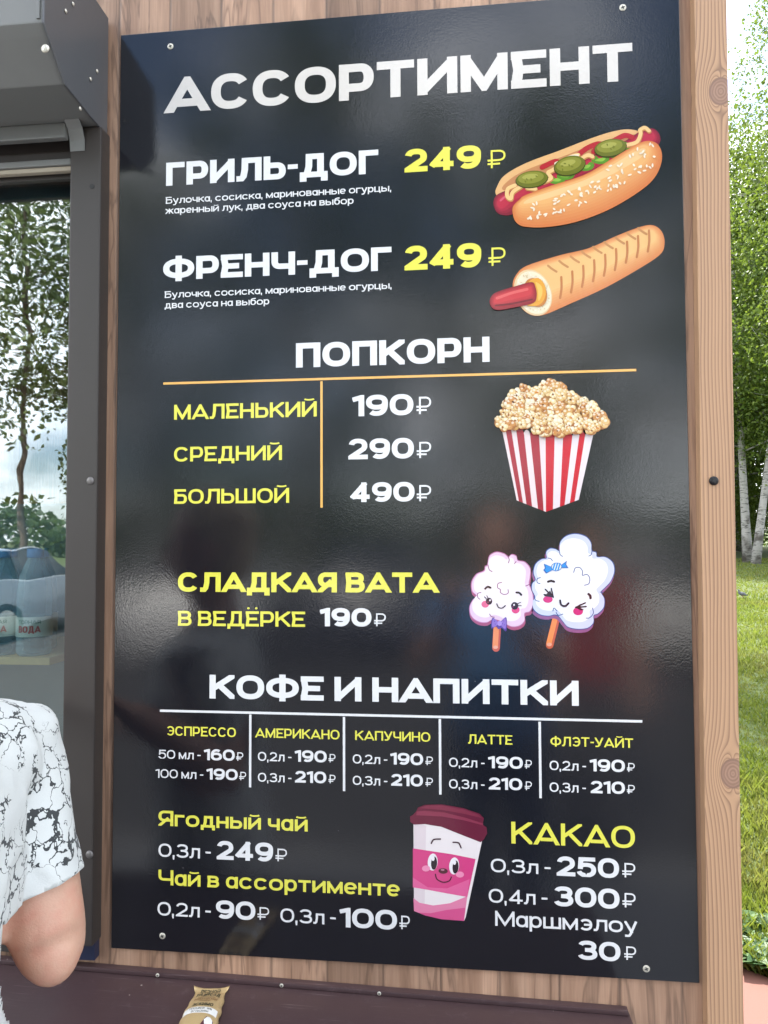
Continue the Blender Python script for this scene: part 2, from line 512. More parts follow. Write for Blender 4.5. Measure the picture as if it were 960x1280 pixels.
# window: outer stiles, sill, glass
def glass_material():
    t = NT('window_glass')
    t.t.nodes.remove(t.b)
    lw = t.n('ShaderNodeLayerWeight', {'Blend': 0.5})
    tr_ = t.n('ShaderNodeBsdfTransparent', {'Color': (0.80, 0.88, 0.88, 1)})
    gl = t.n('ShaderNodeBsdfGlossy', {'Color': (0.95, 0.97, 1.0, 1), 'Roughness': 0.012})
    v = t.n('ShaderNodeNewGeometry').outputs['Position']
    gl.inputs['Normal'].default_value = (0, 0, 0)
    t.set(gl.inputs['Normal'], t.bump(t.noise(v, 7, 2, 0.5), 0.12, 0.004))
    mxs = t.n('ShaderNodeMixShader')
    t.set(mxs.inputs[0], t.m('ADD', t.m('MULTIPLY', t.m('POWER', lw.outputs['Facing'], 4.0), 0.7), 0.165, clamp=True))
    t.t.links.new(tr_.outputs[0], mxs.inputs[1]); t.t.links.new(gl.outputs[0], mxs.inputs[2])
    t.t.links.new(mxs.outputs[0], t.out.inputs['Surface'])
    return t.mat
M['glass'] = glass_material()
win = link('window', bm_mesh(box_bm(WX0, WX0 + 0.05, 0.012, 0.06, WZ0, WZ1, 0.002)), M['frame'], kiosk)
bm = bmesh.new()
box_bm(WX1 - 0.028, WX1 - 0.0005, 0.044, 0.085, WZ0, WZ1, 0.002, bm)
box_bm(WX0 + 0.05, WX1 - 0.028, 0.04, 0.085, WZ1 - 0.03, WZ1, 0.002, bm)
box_bm(WX0 + 0.05, WX1 - 0.028, 0.04, 0.085, WZ0, WZ0 + 0.035, 0.002, bm)
box_bm(-0.78, -0.735, 0.046, 0.083, WZ0 + 0.035, WZ1 - 0.03, 0.002, bm)
link('sash', bm_mesh(bm), plain('blue_grey_sash', (0.06, 0.075, 0.09), 0.35), win)
box('glass', WX0 + 0.05, WX1 - 0.001, 0.030, 0.034, WZ0, WZ1, M['glass'], win)
box('window_sill', WX0, WX1, -0.002, 0.03, WZ0 - 0.03, WZ0 - 0.001, M['frame'], win, 0.002)
# inside: shelf with bottles
shz = on_y(30, 815, 0.20).z
box('shelf', WX0 + 0.06, on_y(62, 815, 0.14).x, 0.14, 0.42, shz - 0.014, shz, M['shelf_wood'], kiosk, 0.001)
for x in (-1.3, -0.7, -0.14):
    box('shelf_bracket', x - 0.01, x + 0.01, 0.15, 0.41, shz - 0.034, shz - 0.0145, M['frame'], kiosk)
box('shelf_back', WX0 + 0.06, -0.13, 0.43, 0.45, shz - .3, shz + .30, plain('cool_grey_panel', (0.16, 0.20, 0.21), 0.5), kiosk)
box('interior_post', -0.128, -0.094, 0.10, 0.16, 0.11, 2.24, M['dark_inside'], kiosk)

# roller shutter
EX = -0.0216
shut = empty('roller_shutter', (-0.74, 0.0, 2.3), 'grey brown metal roller shutter with boxed hood and side guide rails over the window', 'roller shutter')
prof = [(0.0, 2.482), (-0.055, 2.482), (-0.182, 2.475), (-0.182, 2.345), (-0.1705, 2.3326), (-0.1254, 2.2911), (-0.0504, 2.2871), (0.0, 2.2871)]
BX0 = -1.50
v = [(x, y, z) for x in (BX0, EX - 0.004) for (y, z) in prof]
n_ = len(prof)
f = [tuple(range(n_)), tuple(range(2 * n_ - 1, n_ - 1, -1))] + [(i, i + n_, (i + 1) % n_ + n_, (i + 1) % n_) for i in range(n_)]
bm = bmesh.new(); bm.from_mesh(mesh_py(v, f))
bmesh.ops.recalc_face_normals(bm, faces=list(bm.faces))
bevel_all(bm, 0.002, 2)
hood = link('hood', bm_mesh(bm), M['shutter'], shut)
for xx in (BX0 - 0.004, EX - 0.0035):
    pl = [(y - (0.003 if y < -0.01 else 0), z + (0.003 if z > 2.4 else -0.003)) for y, z in prof]
    v = [(x, y, z) for x in (xx, xx + 0.0035) for (y, z) in pl]
    bm = bmesh.new(); bm.from_mesh(mesh_py(v, f))
    bmesh.ops.recalc_face_normals(bm, faces=list(bm.faces))
    bevel_all(bm, 0.0008, 1)
    ep = link('end_plate', bm_mesh(bm), plain('end_plate_paint', (0.085, 0.088, 0.094), 0.4, 0.1, 0.1, 60), shut)
    if xx > -1:
        d0 = CAM
        for q in ((82, 14), (91, 5), (121, 89), (113, 99), (100, 136)):
            d = ray(*q); p = CAM + d * ((EX + 0.0006 - CAM.x) / d.x)
            me = lathe([(0.0030, 0.0), (0.0028, 0.0012), (0.0015, 0.002), (0.0003, 0.0022)], 14, 'X', (p.x, p.y, p.z))
            link('rivet', me, M['steel'], ep, True)
# seam lines and screw on the hood
screw = CAM + ray(55, 52) * 1.0
d = ray(55, 52)
tpl = 0.95
cp = CAM + d * ((-0.176 - CAM.y) / d.y)
me = lathe([(0.0062, 0.0), (0.0060, 0.0015), (0.0035, 0.003), (0.0004, 0.0031)], 18, 'Y', (cp.x, -0.172, cp.z - 0.008))
link('screw', me, M['steel'], shut, True)
box('cover_strip', EX - 0.0125, EX - 0.0075, -0.1840, -0.1815, 2.35, 2.47, M['shutter'], shut, 0.0006)
# slats hanging below the hood
for i, (za, zb, yy, mt) in enumerate(((2.262, 2.2866, -0.040, 'shutter'), (2.2375, 2.259, -0.008, 'frame'), (2.2265, 2.2372, -0.022, 'shutter'))):
    box('slat', -1.43, -0.073, yy, yy + 0.012, za, zb, M[mt], shut, 0.003)
box('back_strip', -1.43, -0.0722, -0.0045, 0.0035, 2.212, 2.2862, M['frame'], shut)
box('bottom_seal', -1.43, -0.0725, -0.018, -0.008, 2.2185, 2.2262, M['shutter_light'], shut, 0.002)
# guide rails
rb = on_y(120, 1184, -0.026).z
for (x0, x1) in ((-0.0712, -0.0186), (-1.475, -1.422)):
    bm = box_bm(x0, x1, -0.026, 0.0035, rb, 2.284, 0.0022)
    rail = link('guide_rail', bm_mesh(bm), M['frame'], shut)
    if x0 > -1:
        for q, r, mt in (((113, 601), 0.0062, 'dull_steel'), ((112, 1068), 0.0062, 'dull_steel')):
            p = on_y(*q, -0.026)
            me = lathe([(r, 0.0), (r * 1.0, 0.0008), (r * 0.85, 0.0022), (r * 0.3, 0.003), (0.0003, 0.003)], 22, 'Y', (p.x, -0.026, p.z))
            link('cap', me, M[mt], rail, True)
        p = on_y(115, 233, -0.026)
        link('drill_hole', lathe([(0.0042, 0.0002), (0.0042, 0.0006), (0.0003, 0.0006)], 20, 'Y', (p.x, -0.026, p.z)), M['slot'], rail)
        # curled tongue at the top of the rail
        v, f2 = [], []
        for k, (yy, zz) in enumerate(((-0.027, 2.245), (-0.029, 2.262), (-0.036, 2.277), (-0.047, 2.288), (-0.0455, 2.2895), (-0.0345, 2.2785), (-0.0275, 2.263), (-0.0265, 2.245))):
            v += [(-0.0712, yy, zz), (-0.046, yy, zz)]
        k = 8
        f2 = [(2 * i, 2 * i + 1, 2 * ((i + 1) % k) + 1, 2 * ((i + 1) % k)) for i in range(k)] + [tuple(range(0, 16, 2)), tuple(range(15, 0, -2))]
        link('tongue', mesh_py(v, f2), M['shutter'], rail)
# navy base strip under the rail
q = on_y(130, 1196, 0)
box('base_strip', -0.085, -0.0215, -0.012, 0.003, q.z, rb - 0.0005, M['navy'], kiosk, 0.001)

# ------------------------------------------------------------------ counter
def counter_material():
    t = NT('plum_counter')
    v = t.n('ShaderNodeNewGeometry').outputs['Position']
    a = t.noise(v, 6, 5, 0.65)
    s1 = t.noise(t.mapped(v, (40, 240, 1)), 1.0, 3, 0.6)
    s2 = t.noise(v, 55, 4, 0.75)
    c = t.mix(a, (0.046, 0.026, 0.028), (0.070, 0.042, 0.044))
    c = t.mix(t.m('MULTIPLY', t.m('SUBTRACT', s2, 0.58, clamp=True), 2.6, clamp=True), c, (0.13, 0.09, 0.095))
    rot = t.n('ShaderNodeMapping', {'Vector': v, 'Rotation': (0, 0, 0.72), 'Scale': (9, 330, 1)}).outputs[0]
    s3 = t.noise(rot, 1.0, 2, 0.5)
    area = t.m('MULTIPLY', t.m('SUBTRACT', t.noise(v, 13, 3, 0.6), 0.47, clamp=True), 6.0, clamp=True)
    c = t.mix(t.m('MULTIPLY', t.m('MULTIPLY', t.m('SUBTRACT', s3, 0.62, clamp=True), 9.0, clamp=True), t.m('MULTIPLY', area, 0.55)), c, (0.22, 0.17, 0.17))
    vo = t.n('ShaderNodeTexVoronoi', {'Vector': v, 'Scale': 30.0}, feature='F1')
    sp = t.m('MULTIPLY', t.m('SUBTRACT', t.m('MULTIPLY', t.xyz(vo.outputs['Color'])[0], 0.06), t.m('ADD', vo.outputs['Distance'], 0.012), clamp=True), 300.0, clamp=True)
    c = t.mix(t.m('MULTIPLY', sp, 0.8), c, (0.45, 0.40, 0.36))
    t.p(Base_Color=c, Roughness=t.m('ADD', 0.22, t.m('MULTIPLY', s2, 0.25)), Normal=t.bump(s1, 0.06, 0.001))
    return t.mat
M['counter'] = counter_material()
counter = empty('counter', (-0.3, -0.16, 0.9), 'dark plum painted serving counter below the menu board and window', 'counter')
def cz(x): return 0.930 - 0.0215 * max(-0.2, x) * 0.9
bm = box_bm(-1.6, 0.800, -0.33, 0.0035, -0.03, 0.0, 0.003)
for v in bm.verts: v.co.z += 0.926 - 0.018 * v.co.x
link('top', bm_mesh(bm), M['counter'], counter)
bm = box_bm(-1.6, 0.797, -0.010, 0.0035, 0.0005, 0.0075, 0.002)
for v in bm.verts: v.co.z += 0.926 - 0.018 * v.co.x
lip = link('back_lip', bm_mesh(bm), M['counter'], counter)
for q in ((197, 1216), (352, 1226), (474, 1240)):
    p = on_y(*q, -0.010)
    screw_head('screw', (p.x, -0.010, 0.926 - 0.018 * p.x + 0.004), 0.003, M['steel'], lip, 0.4)
for x in (-1.3, -0.35, 0.65):
    bm = bmesh.new()
    box_bm(x - 0.012, x + 0.012, -0.012, 0.003, 0.62, 0.894 - 0.018 * x, 0.001, bm)
    box_bm(x - 0.011, x + 0.011, -0.27, -0.0125, 0.872 - 0.018 * x, 0.894 - 0.018 * x, 0.001, bm)
    link('bracket', bm_mesh(bm), M['frame'], counter)

# ------------------------------------------------------------------ lettering: wide grotesque drawn as strokes
def arc(cx, cy, rx, ry, a0, a1, n=None, e=2.35):
    n = n or max(6, int(abs(a1 - a0) / 9))
    o = []
    for i in range(n + 1):
        a = math.radians(a0 + (a1 - a0) * i / n)
        c, s = math.cos(a), math.sin(a)
        o.append((cx + rx * math.copysign(abs(c) ** (2 / e), c), cy + ry * math.copysign(abs(s) ** (2 / e), s)))
    return o
def S(*p, caps='ss'): return ('s', list(p), caps)
def C(pts): return ('c', pts)
def U(pts, caps='bb'): return ('s', pts, caps)         # butt caps
def N(*p): return ('n', list(p), 'ss')                 # not clipped to the glyph box
RING = lambda: C(arc(.5, .5, .5, .5, 0, 360, 44)[:-1])
def bowl(y0, y1, xr=1.0, k=.62): return [(0, y1), (k * xr, y1)] + arc(k * xr, (y0 + y1) / 2, (1 - k) * xr, (y1 - y0) / 2, 90, -90)[1:-1] + [(k * xr, y0), (0, y0)]
def mir(pts): return [(1 - x, y) for x, y in pts]
DOTS = 'DOTS'
ESTEM = S((0, 1), (.09, .5), (0, 0))
CAPS = {
 'О': (1.17, [RING()]),
 'С': (1.13, [U(arc(.5, .5, .5, .5, 33, 327))]),
 'Э': (1.06, [U(arc(.5, .5, .5, .5, 142, -142)), U([(.32, .5), (1, .5)])]),
 'А': (1.24, [S((0, 0), (.5, 1), (1, 0)), U([(.2, .2), (.8, .2)])]),
 'Г': (.84, [S((0, 0), (0, 1), (1, 1))]),
 'П': (1.04, [S((0, 0), (0, 1), (1, 1), (1, 0))]),
 'Н': (1.05, [S((0, 0), (0, 1)), S((1, 0), (1, 1)), U([(0, .5), (1, .5)])]),
 'Т': (1.04, [S((0, 1), (1, 1)), S((.5, 1), (.5, 0))]),
 'И': (1.10, [S((0, 0), (0, 1)), S((1, 0), (1, 1)), S((0, 0), (1, 1))]),
 'М': (1.28, [S((0, 0), (0, 1)), S((1, 0), (1, 1)), S((0, 1), (.5, .04), (1, 1))]),
 'Е': (.95, [ESTEM, S((0, 1), (1, 1)), S((0, 0), (1, 0)), U([(.05, .5), (.97, .5)])]),
 'Р': (.98, [S((0, 0), (0, 1)), U(bowl(.30, 1))]),
 'Ь': (.98, [S((0, 0), (0, 1)), U(bowl(0, .64))]),
 'Б': (.98, [S((0, 1), (.05, .5), (0, 0)), U(bowl(0, .60)), S((0, 1), (.9, 1))]),
 'В': (1.0, [S((0, 1), (.05, .5), (0, 0)), U(bowl(.52, 1, .94)), U(bowl(0, .52))]),
 'Л': (1.12, [S((1, 0), (1, 1), (.28, 1), (.27, .5), (.2, .12), (.1, 0), (-.06, 0))]),
 'Д': (1.22, [S((0, -.34), (0, 0), (1, 0), (1, -.34)), U([(.17, 0), (.27, .45), (.28, 1), (.82, 1), (.82, 0)])]),
 'К': (1.06, [S((0, 0), (0, 1)), S((.94, 1), (.06, .42), caps='sb'), S((.36, .58), (1, 0), caps='bs')]),
 'У': (1.06, [S((0, 1), (.5, .30)), S((1, 1), (.52, .18), (.42, .04), (.3, 0), (.1, 0))]),
 'Ф': (1.36, [S((.5, -.07), (.5, 1.07)), C(arc(.5, .5, .5, .40, 0, 360, 44)[:-1])]),
 'Ч': (1.0, [S((1, 0), (1, 1)), U([(0, 1.2), (0, .62)] + arc(.3, .64, .3, .29, 180, 270, 8)[1:] + [(1, .35)])]),
 'Ш': (1.5, [S((0, 1), (0, 0), (1, 0), (1, 1)), S((.5, 0), (.5, 1))]),
 'Я': (1.0, [S((1, 0), (1, 1)), U(mir(bowl(.34, 1))), S((.5, .36), (.06, 0))]),
 'З': (.98, [U(arc(.46, .76, .48, .24, 160, -90) + [(.3, .52)]), U([(.3, .52), (.46, .52)] + arc(.48, .26, .52, .26, 90, -160))]),
 'Ы': (1.42, [S((0, 0), (0, 1)), U(bowl(0, .64, .66)), S((1, 0), (1, 1))]),
 'Ц': (1.14, [S((0, 1), (0, 0), (1, 0)), S((.86, 0), (.86, 1)), S((1, 0), (1, -.3))]),
 'Ж': (1.5, [S((.5, 0), (.5, 1)), S((.0, 1), (.46, .46)), S((1, 1), (.54, .46)), S((.30, .58), (0, 0)), S((.70, .58), (1, 0))]),
 '0': (1.10, [RING()]),
 '1': (.56, [S((1, 0), (1, 1), (.0, .90))]),
 '2': (.98, [U(arc(.5, .70, .47, .30, 170, -38) + [(.0, .0), (1, 0)], 'bs')]),
 '3': (1.0, [U(arc(.48, .76, .46, .24, 165, -90) + [(.32, .52)]), U([(.32, .52), (.48, .52)] + arc(.49, .26, .51, .26, 90, -165))]),
 '4': (1.06, [S((.74, 0), (.74, 1)), U([(.74, 1.0), (.03, .22)], 'ss'), U([(.0, .2), (1.12, .2)])]),
 '5': (1.0, [S((.94, 1), (.12, 1), (.07, .50), caps='ss'), U(arc(.48, .32, .52, .33, 138, -165))]),
 '6': (1.02, [C(arc(.5, .31, .5, .31, 0, 360, 40)[:-1]), U([(0, .31)] + arc(.52, .45, .52, .55, 180, 52))]),
 '9': (1.02, [C(arc(.5, .69, .5, .31, 0, 360, 40)[:-1]), U([(1, .69)] + arc(.48, .55, .52, .55, 0, -128))]),
 '-': (.44, [U([(-.15, .42), (1.15, .42)])]),
 '%': (1.2, [C(arc(.2, .8, .2, .2, 0, 360, 24)[:-1]), C(arc(.8, .2, .2, .2, 0, 360, 24)[:-1]), S((.1, 0), (.9, 1))]),
 '₽': (.86, [S((.2, 0), (.2, 1)), S(*([(.2, 1), (.6, 1)] + arc(.6, .71, .4, .29, 90, -90)[1:-1] + [(.6, .42), (0, .42)])), U([(-.06, .2), (.72, .2)])]),
}
LOW = {
 'а': (.98, [C(arc(.48, .5, .48, .5, 0, 360, 40)[:-1]), S((1, 0), (1, 1))]),
 'б': (1.0, [C(arc(.5, .5, .5, .5, 0, 360, 40)[:-1]), N((0, .5), (0, .85), (.06, 1.12), (.22, 1.3), (.5, 1.4), (.95, 1.43))]),
 'е': (1.0, [U([(.0, .5), (1, .5)]), U(arc(.5, .5, .5, .5, 0, 318))]),
 'р': (1.0, [C(arc(.52, .5, .48, .5, 0, 360, 40)[:-1]), N((0, -.42), (0, 1))]),
 'у': (1.0, [S((0, 1), (.52, .06)), N((1, 1), (.46, -.26), (.34, -.42), (.18, -.44), (.04, -.44))]),
}
XH = 0.76
def glyph_spec(ch):
    if ch == ' ': return None
    if ch == ',': return (.22, 1.0, [('poly', [(.0, .0), (.0, .0)])])
    if ch in 'Й': return (CAPS['И'][0], 1.0, CAPS['И'][1] + ['BREVE'])
    if ch in 'Ё': return (CAPS['Е'][0], 1.0, CAPS['Е'][1] + ['DOTS'])
    if ch in CAPS: return (*CAPS[ch][:1], 1.0, CAPS[ch][1])
    if ch in LOW: return (LOW[ch][0] * XH * 1.05, XH, LOW[ch][1])
    up = ch.upper()
    if ch == 'й': return (CAPS['И'][0] * XH, XH, CAPS['И'][1] + ['BREVE'])
    return (CAPS[up][0] * XH * 1.02, XH, CAPS[up][1])

def offset_quads(pts, w, closed, caps, long_ext=False):
    P_ = [Vector(p) for p in pts]
    n = len(P_)
    h = w / 2
    if not closed:
        def ext(d):
            d = d.normalized()
            return d * h * (2.4 if long_ext and min(abs(d.x), abs(d.y)) > .12 else 1.0)
        if caps[0] == 's': P_[0] = P_[0] + ext(P_[0] - P_[1])
        if caps[1] == 's': P_[-1] = P_[-1] + ext(P_[-1] - P_[-2])
    Lf, Rt = [], []
    for i in range(n):
        a = P_[i - 1] if (i > 0 or closed) else None
        b = P_[(i + 1) % n] if (i < n - 1 or closed) else None
        d1 = (P_[i] - a).normalized() if a is not None else None
        d2 = (b - P_[i]).normalized() if b is not None else None
        if d1 is None: d1 = d2
        if d2 is None: d2 = d1
        n1, n2 = Vector((-d1.y, d1.x)), Vector((-d2.y, d2.x))
        mm = n1 + n2
        mm = mm.normalized() if mm.length > 1e-6 else n1
        k = h / max(0.28, mm.dot(n1))
        Lf.append(P_[i] + mm * k); Rt.append(P_[i] - mm * k)
    q = []
    for i in range(n if closed else n - 1):
        j = (i + 1) % n
        q.append([Rt[i], Rt[j], Lf[j], Lf[i]])
    return q
def clip_poly(poly, axis, lim, keep_less):
    out = []
    for i in range(len(poly)):
        a, b = poly[i - 1], poly[i]
        ina = (a[axis] <= lim) if keep_less else (a[axis] >= lim)
        inb = (b[axis] <= lim) if keep_less else (b[axis] >= lim)
        if ina != inb:
            t = (lim - a[axis]) / (b[axis] - a[axis])
            out.append(a + (b - a) * t)
        if inb: out.append(b)
    return out
def area2(p): return sum(p[i - 1][0] * p[i][1] - p[i][0] * p[i - 1][1] for i in range(len(p)))
def union(polys):
    vs, fs = [], []
    for p in polys:
        q = []
        for a in p:
            if not q or (a - q[-1]).length > 1e-5: q.append(a)
        if len(q) > 1 and (q[0] - q[-1]).length < 1e-5: q.pop()
        if len(q) < 3 or abs(area2(q)) < 1e-8: continue
        if area2(q) < 0: q.reverse()
        o = len(vs)
        vs += [Vector((a[0], a[1])) for a in q]
        fs.append(list(range(o, o + len(q))))
    if not fs: return [], []
    r = delaunay_2d_cdt(vs, [], fs, 0, 1e-5)
    def hit(c):
        for q in fs:
            ins = False
            for i in range(len(q)):
                a, b = vs[q[i - 1]], vs[q[i]]
                if (a.y > c.y) != (b.y > c.y) and c.x < (b.x - a.x) * (c.y - a.y) / (b.y - a.y) + a.x: ins = not ins
            if ins: return True
        return False
    V_ = r[0]
    F_ = [list(f) for f in r[2] if hit(sum((V_[i] for i in f), Vector((0, 0))) / len(f))]
    return V_, F_
GC = {}
def glyph(ch, w, kx):
    key = (ch, round(w, 3), round(kx, 3))
    if key in GC: return GC[key]
    W_, h, items = glyph_spec(ch)
    W_ = max(W_ * kx, w * 1.02)
    ct = 1.0 if (w < .13 or ch in '₽,') else (1.22 if w > .18 else 1.14)      # stems heavier than bars
    W_, w = W_ / ct, w / ct
    polys = []
    ymin = -0.17 if ch in 'ДЦдц' else (-0.06 if ch in 'Фф' else 0.0)
    ymax = h + (0.06 if ch in 'Фф' else 0.0)
    for it in items:
        if it == 'BREVE':
            pts = [(W_ / 2 + x * .27, h + .12 + y * .1) for x, y in arc(0, .9, 1, 1, 200, 340, 10)]
            polys += offset_quads(pts, w * .62, False, 'bb'); continue
        if it == 'DOTS':
            for sx in (-.22, .22):
                cx, cy, r_ = W_ / 2 + sx, h + .2, w * .42
                polys.append([Vector((cx + r_ * math.cos(a), cy + r_ * math.sin(a))) for a in [math.pi * 2 * k / 14 for k in range(14)]])
            continue
        if ch == '-':
            polys.append([Vector((0, .5 - w * .42)), Vector((W_, .5 - w * .42)), Vector((W_, .5 + w * .42)), Vector((0, .5 + w * .42))] if w > .19 else
                         [Vector((0, .40)), Vector((W_, .40)), Vector((W_, .40 + w * .95)), Vector((0, .40 + w * .95))]); continue
        if it[0] == 'poly':
            polys.append([Vector((0, 0)), Vector((.03, -.17)), Vector((.03 + w * .62, -.17)), Vector((w * .95, w * .8)), Vector((w * .95, w)), Vector((0, w))])
            continue
        kind, pts = it[0], it[1]
        sw = w * (.9 if (ch in 'еэЭ' and len(pts) == 2) else 1.0)
        mp_ = [(w / 2 + x * (W_ - w), (w / 2 + y * (h - w)) if y >= 0 or kind == 'n' else y) for x, y in pts]
        qs = offset_quads(mp_, sw, kind == 'c', it[2] if kind != 'c' else 'bb', kind == 's' and ch in 'АаМмИиЙйКкУуЯяЖж')
        if kind == 's':
            cl = []
            for q in qs:
                xm = .12 if ch in 'Аа' else 0.0
                for ax, lim, less in ((0, -xm, False), (0, W_ + xm, True), (1, ymin, False), (1, ymax, True)):
                    if len(q) >= 3: q = clip_poly(q, ax, lim, less)
                if len(q) >= 3: cl.append(q)
            qs = cl
        polys += qs
    polys = [[Vector((a[0] * ct, a[1])) for a in p] for p in polys]
    GC[key] = (W_ * ct, *union(polys))
    return GC[key]
def text_shape(s, target, w, track=None, space=0.36):
    """width in cap heights -> (verts, faces)"""
    if track is None: track = .095 if w <= .205 else .085
    def natural(kx): return sum((space * kx if c == ' ' else max(glyph_spec(c)[0] * kx, w * 1.02) + track) for c in s) - track
    lo, hi = 0.3, 3.0
    for _ in range(40):
        md = (lo + hi) / 2
        if natural(md) < target: lo = md
        else: hi = md
    kx = (lo + hi) / 2
    x, V_, F_ = 0.0, [], []
    for c in s:
        if c == ' ': x += space * kx; continue
        gw, gv, gf = glyph(c, w, kx)
        o = len(V_)
        V_ += [(a[0] + x, a[1]) for a in gv]
        F_ += [tuple(i + o for i in f) for f in gf]
        x += gw + track
    return V_, F_
TEXT_Y = -0.0006
def flat_on_board(name, V_, F_, mat, parent, y=TEXT_Y, faces_front=True):
    return link(name, mesh_py([(u, y, z) for u, z in V_], F_), mat, parent)
board = empty('menu_board', (BW / 2, 0, SB + BH / 2), 'tall glossy black menu board printed with white and yellow price lettering and food pictures', 'menu board')
panel = box('panel', 0.0, BW, 0.0, 0.0038, SB, SB + BH, M['board'], board, 0.0006)
def line(name, s, l, r, cap_px, w, mat, w_is=None):
    """l, r: baseline ends in the photo; cap height in photo pixels"""
    a, b = uz(*l), uz(*r)
    mid = ((l[0] + r[0]) / 2, (l[1] + r[1]) / 2)
    c = uz(mid[0], mid[1] - cap_px)[1] - uz(*mid)[1]
    z0 = (a[1] + b[1]) / 2
    V_, F_ = text_shape(s, (b[0] - a[0]) / c, w)
    return flat_on_board(name, [(a[0] + u * c, z0 + v * c) for u, v in V_], F_, M[mat], board)
B_, SBD, MD, LT = .262, .205, .165, .105
Wh, Ye = 'white_print', 'yellow_print'
line('title_lettering', 'АССОРТИМЕНТ', (208, 140.7), (791, 102), 45.5, .272, 'cream_print')
line('heading_lettering', 'ГРИЛЬ-ДОГ', (207.7, 232.3), (473, 217.2), 29.3, .285, Wh)
line('small_lettering', 'Булочка, сосиска, маринованные огурцы,', (207.3, 254), (489.5, 240.2), 8.6, .185, Wh)
line('small_lettering', 'жаренный лук, два соуса на выбор', (207, 266.7), (442, 256), 8.6, .185, Wh)
line('price_lettering', '249', (505.7, 215.2), (601.4, 211), 29, .285, Ye)
line('rouble_sign', '₽', (609.5, 210.6), (632, 209.6), 22.5, .105, Ye)
line('heading_lettering', 'ФРЕНЧ-ДОГ', (204, 349), (489.5, 339.8), 29, .285, Wh)
line('small_lettering', 'Булочка, сосиска, маринованные огурцы,', (206, 372), (490, 361.6), 8.5, .185, Wh)
line('small_lettering', 'два соуса на выбор', (206, 385.7), (336.7, 380.7), 8.5, .185, Wh)
line('price_lettering', '249', (505.7, 337.7), (601.7, 334.6), 30.5, .285, Ye)
line('rouble_sign', '₽', (610.7, 332.6), (632, 332), 22.8, .105, Ye)
line('heading_lettering', 'ПОПКОРН', (370, 459), (612, 453), 31, .28, Wh)
line('size_lettering', 'МАЛЕНЬКИЙ', (217.7, 524.4), (396, 521), 18.8, SBD, Ye)
line('size_lettering', 'СРЕДНИЙ', (217.7, 576.8), (352.6, 575.4), 18.4, SBD, Ye)
line('size_lettering', 'БОЛЬШОЙ', (217.7, 629.6), (361.5, 628.8), 18.4, SBD, Ye)
for s, l, r, c, l2, r2, c2 in (('190', (440.5, 520.5), (516.8, 519), 26.5, (520.6, 517.8), (539, 517.5), 21.7),
                               ('290', (435.5, 574.4), (517.5, 573), 25.8, (521, 572.6), (539, 572.4), 20.2),
                               ('490', (437.8, 627.6), (518.3, 627), 24.6, (521, 626.6), (539, 626.5), 20.2)):
    line('price_lettering', s, l, r, c, .27, Wh)
    line('rouble_sign', '₽', l2, r2, c2, .105, Wh)
line('heading_lettering', 'СЛАДКАЯ ВАТА', (222.5, 740), (548, 740.6), 24.8, .272, Ye)
line('size_lettering', 'В ВЕДЁРКЕ', (222.5, 782.8), (381.5, 782.8), 18.8, SBD, Ye)
line('price_lettering', '190', (400, 783), (464.4, 783), 23, .285, Wh)
line('rouble_sign', '₽', (467.6, 782.6), (482.4, 783), 16.2, .11, Wh)
line('heading_lettering', 'КОФЕ И НАПИТКИ', (262, 873), (723.5, 882.2), 30.5, .27, Wh)
for nm, l, r in (('ЭСПРЕССО', (208.3, 919.5), (295, 921)), ('АМЕРИКАНО', (319.3, 921.8), (424.5, 924)), ('КАПУЧИНО', (444, 925), (538, 927)),
                 ('ЛАТТЕ', (585, 929.4), (640.5, 930.8)), ('ФЛЭТ-УАЙТ', (688, 932.4), (791.5, 934.6))):
    line('drink_name_lettering', nm, l, r, 11.8, .185, Ye)
def price(v, l, vr, s, sl_, sr, rl, rr, vc, sc, rc):
    line('volume_lettering', v, l, vr, vc, MD, Wh)
    line('price_lettering', s, sl_, sr, sc, .25, Wh)
    line('rouble_sign', '₽', rl, rr, rc, .12, Wh)
price('50 мл -', (198.3, 948.2), (251, 949.2), '160', (255, 950), (293.6, 951), (295.2, 950.6), (304.2, 951), 11, 14, 10.5)
price('100 мл -', (194.3, 972.2), (254.3, 973.6), '190', (258.3, 974.2), (297.3, 975.3), (299, 975), (307.8, 975.4), 11, 14, 10.5)
price('0,2л -', (322.5, 950.9), (364.5, 951.9), '190', (368.6, 952), (408.5, 953), (410.7, 952.8), (419.4, 953), 11.2, 14.6, 10.5)
price('0,3л -', (322.5, 977), (364.5, 978), '210', (368.8, 978), (408, 979), (410.7, 978.8), (419.4, 979), 11.2, 14.6, 10.5)
price('0,2л -', (441, 954.2), (484.3, 955.2), '190', (488, 955.4), (529, 956.4), (531.8, 956.2), (541.2, 956.5), 11.4, 14.8, 10.8)
price('0,3л -', (441, 980.9), (484.3, 982), '210', (489, 982), (528.7, 983), (531.8, 982.8), (541.2, 983.1), 11.4, 14.8, 10.8)
price('0,2л -', (561.3, 958.4), (605.8, 959.6), '190', (610.2, 960), (653.6, 961), (655.8, 960.6), (664.9, 961), 11.6, 15, 11)
price('0,3л -', (561.3, 985.4), (605.8, 986.6), '210', (611, 986.6), (652.8, 987.8), (655.8, 987.4), (664.9, 987.8), 11.6, 15, 11)
price('0,2л -', (687, 962.4), (732.5, 963.6), '190', (737.2, 964), (781.2, 965), (783.5, 964.6), (793.5, 965), 11.8, 15.4, 11.2)
price('0,3л -', (687, 989.6), (732.5, 990.8), '210', (738.3, 991.2), (781.2, 992.4), (783.5, 992), (793.5, 992.4), 11.8, 15.4, 11.2)
line('heading_lettering', 'Ягодный чай', (198.2, 1031.5), (384.7, 1039.6), 19.2, .205, Ye)
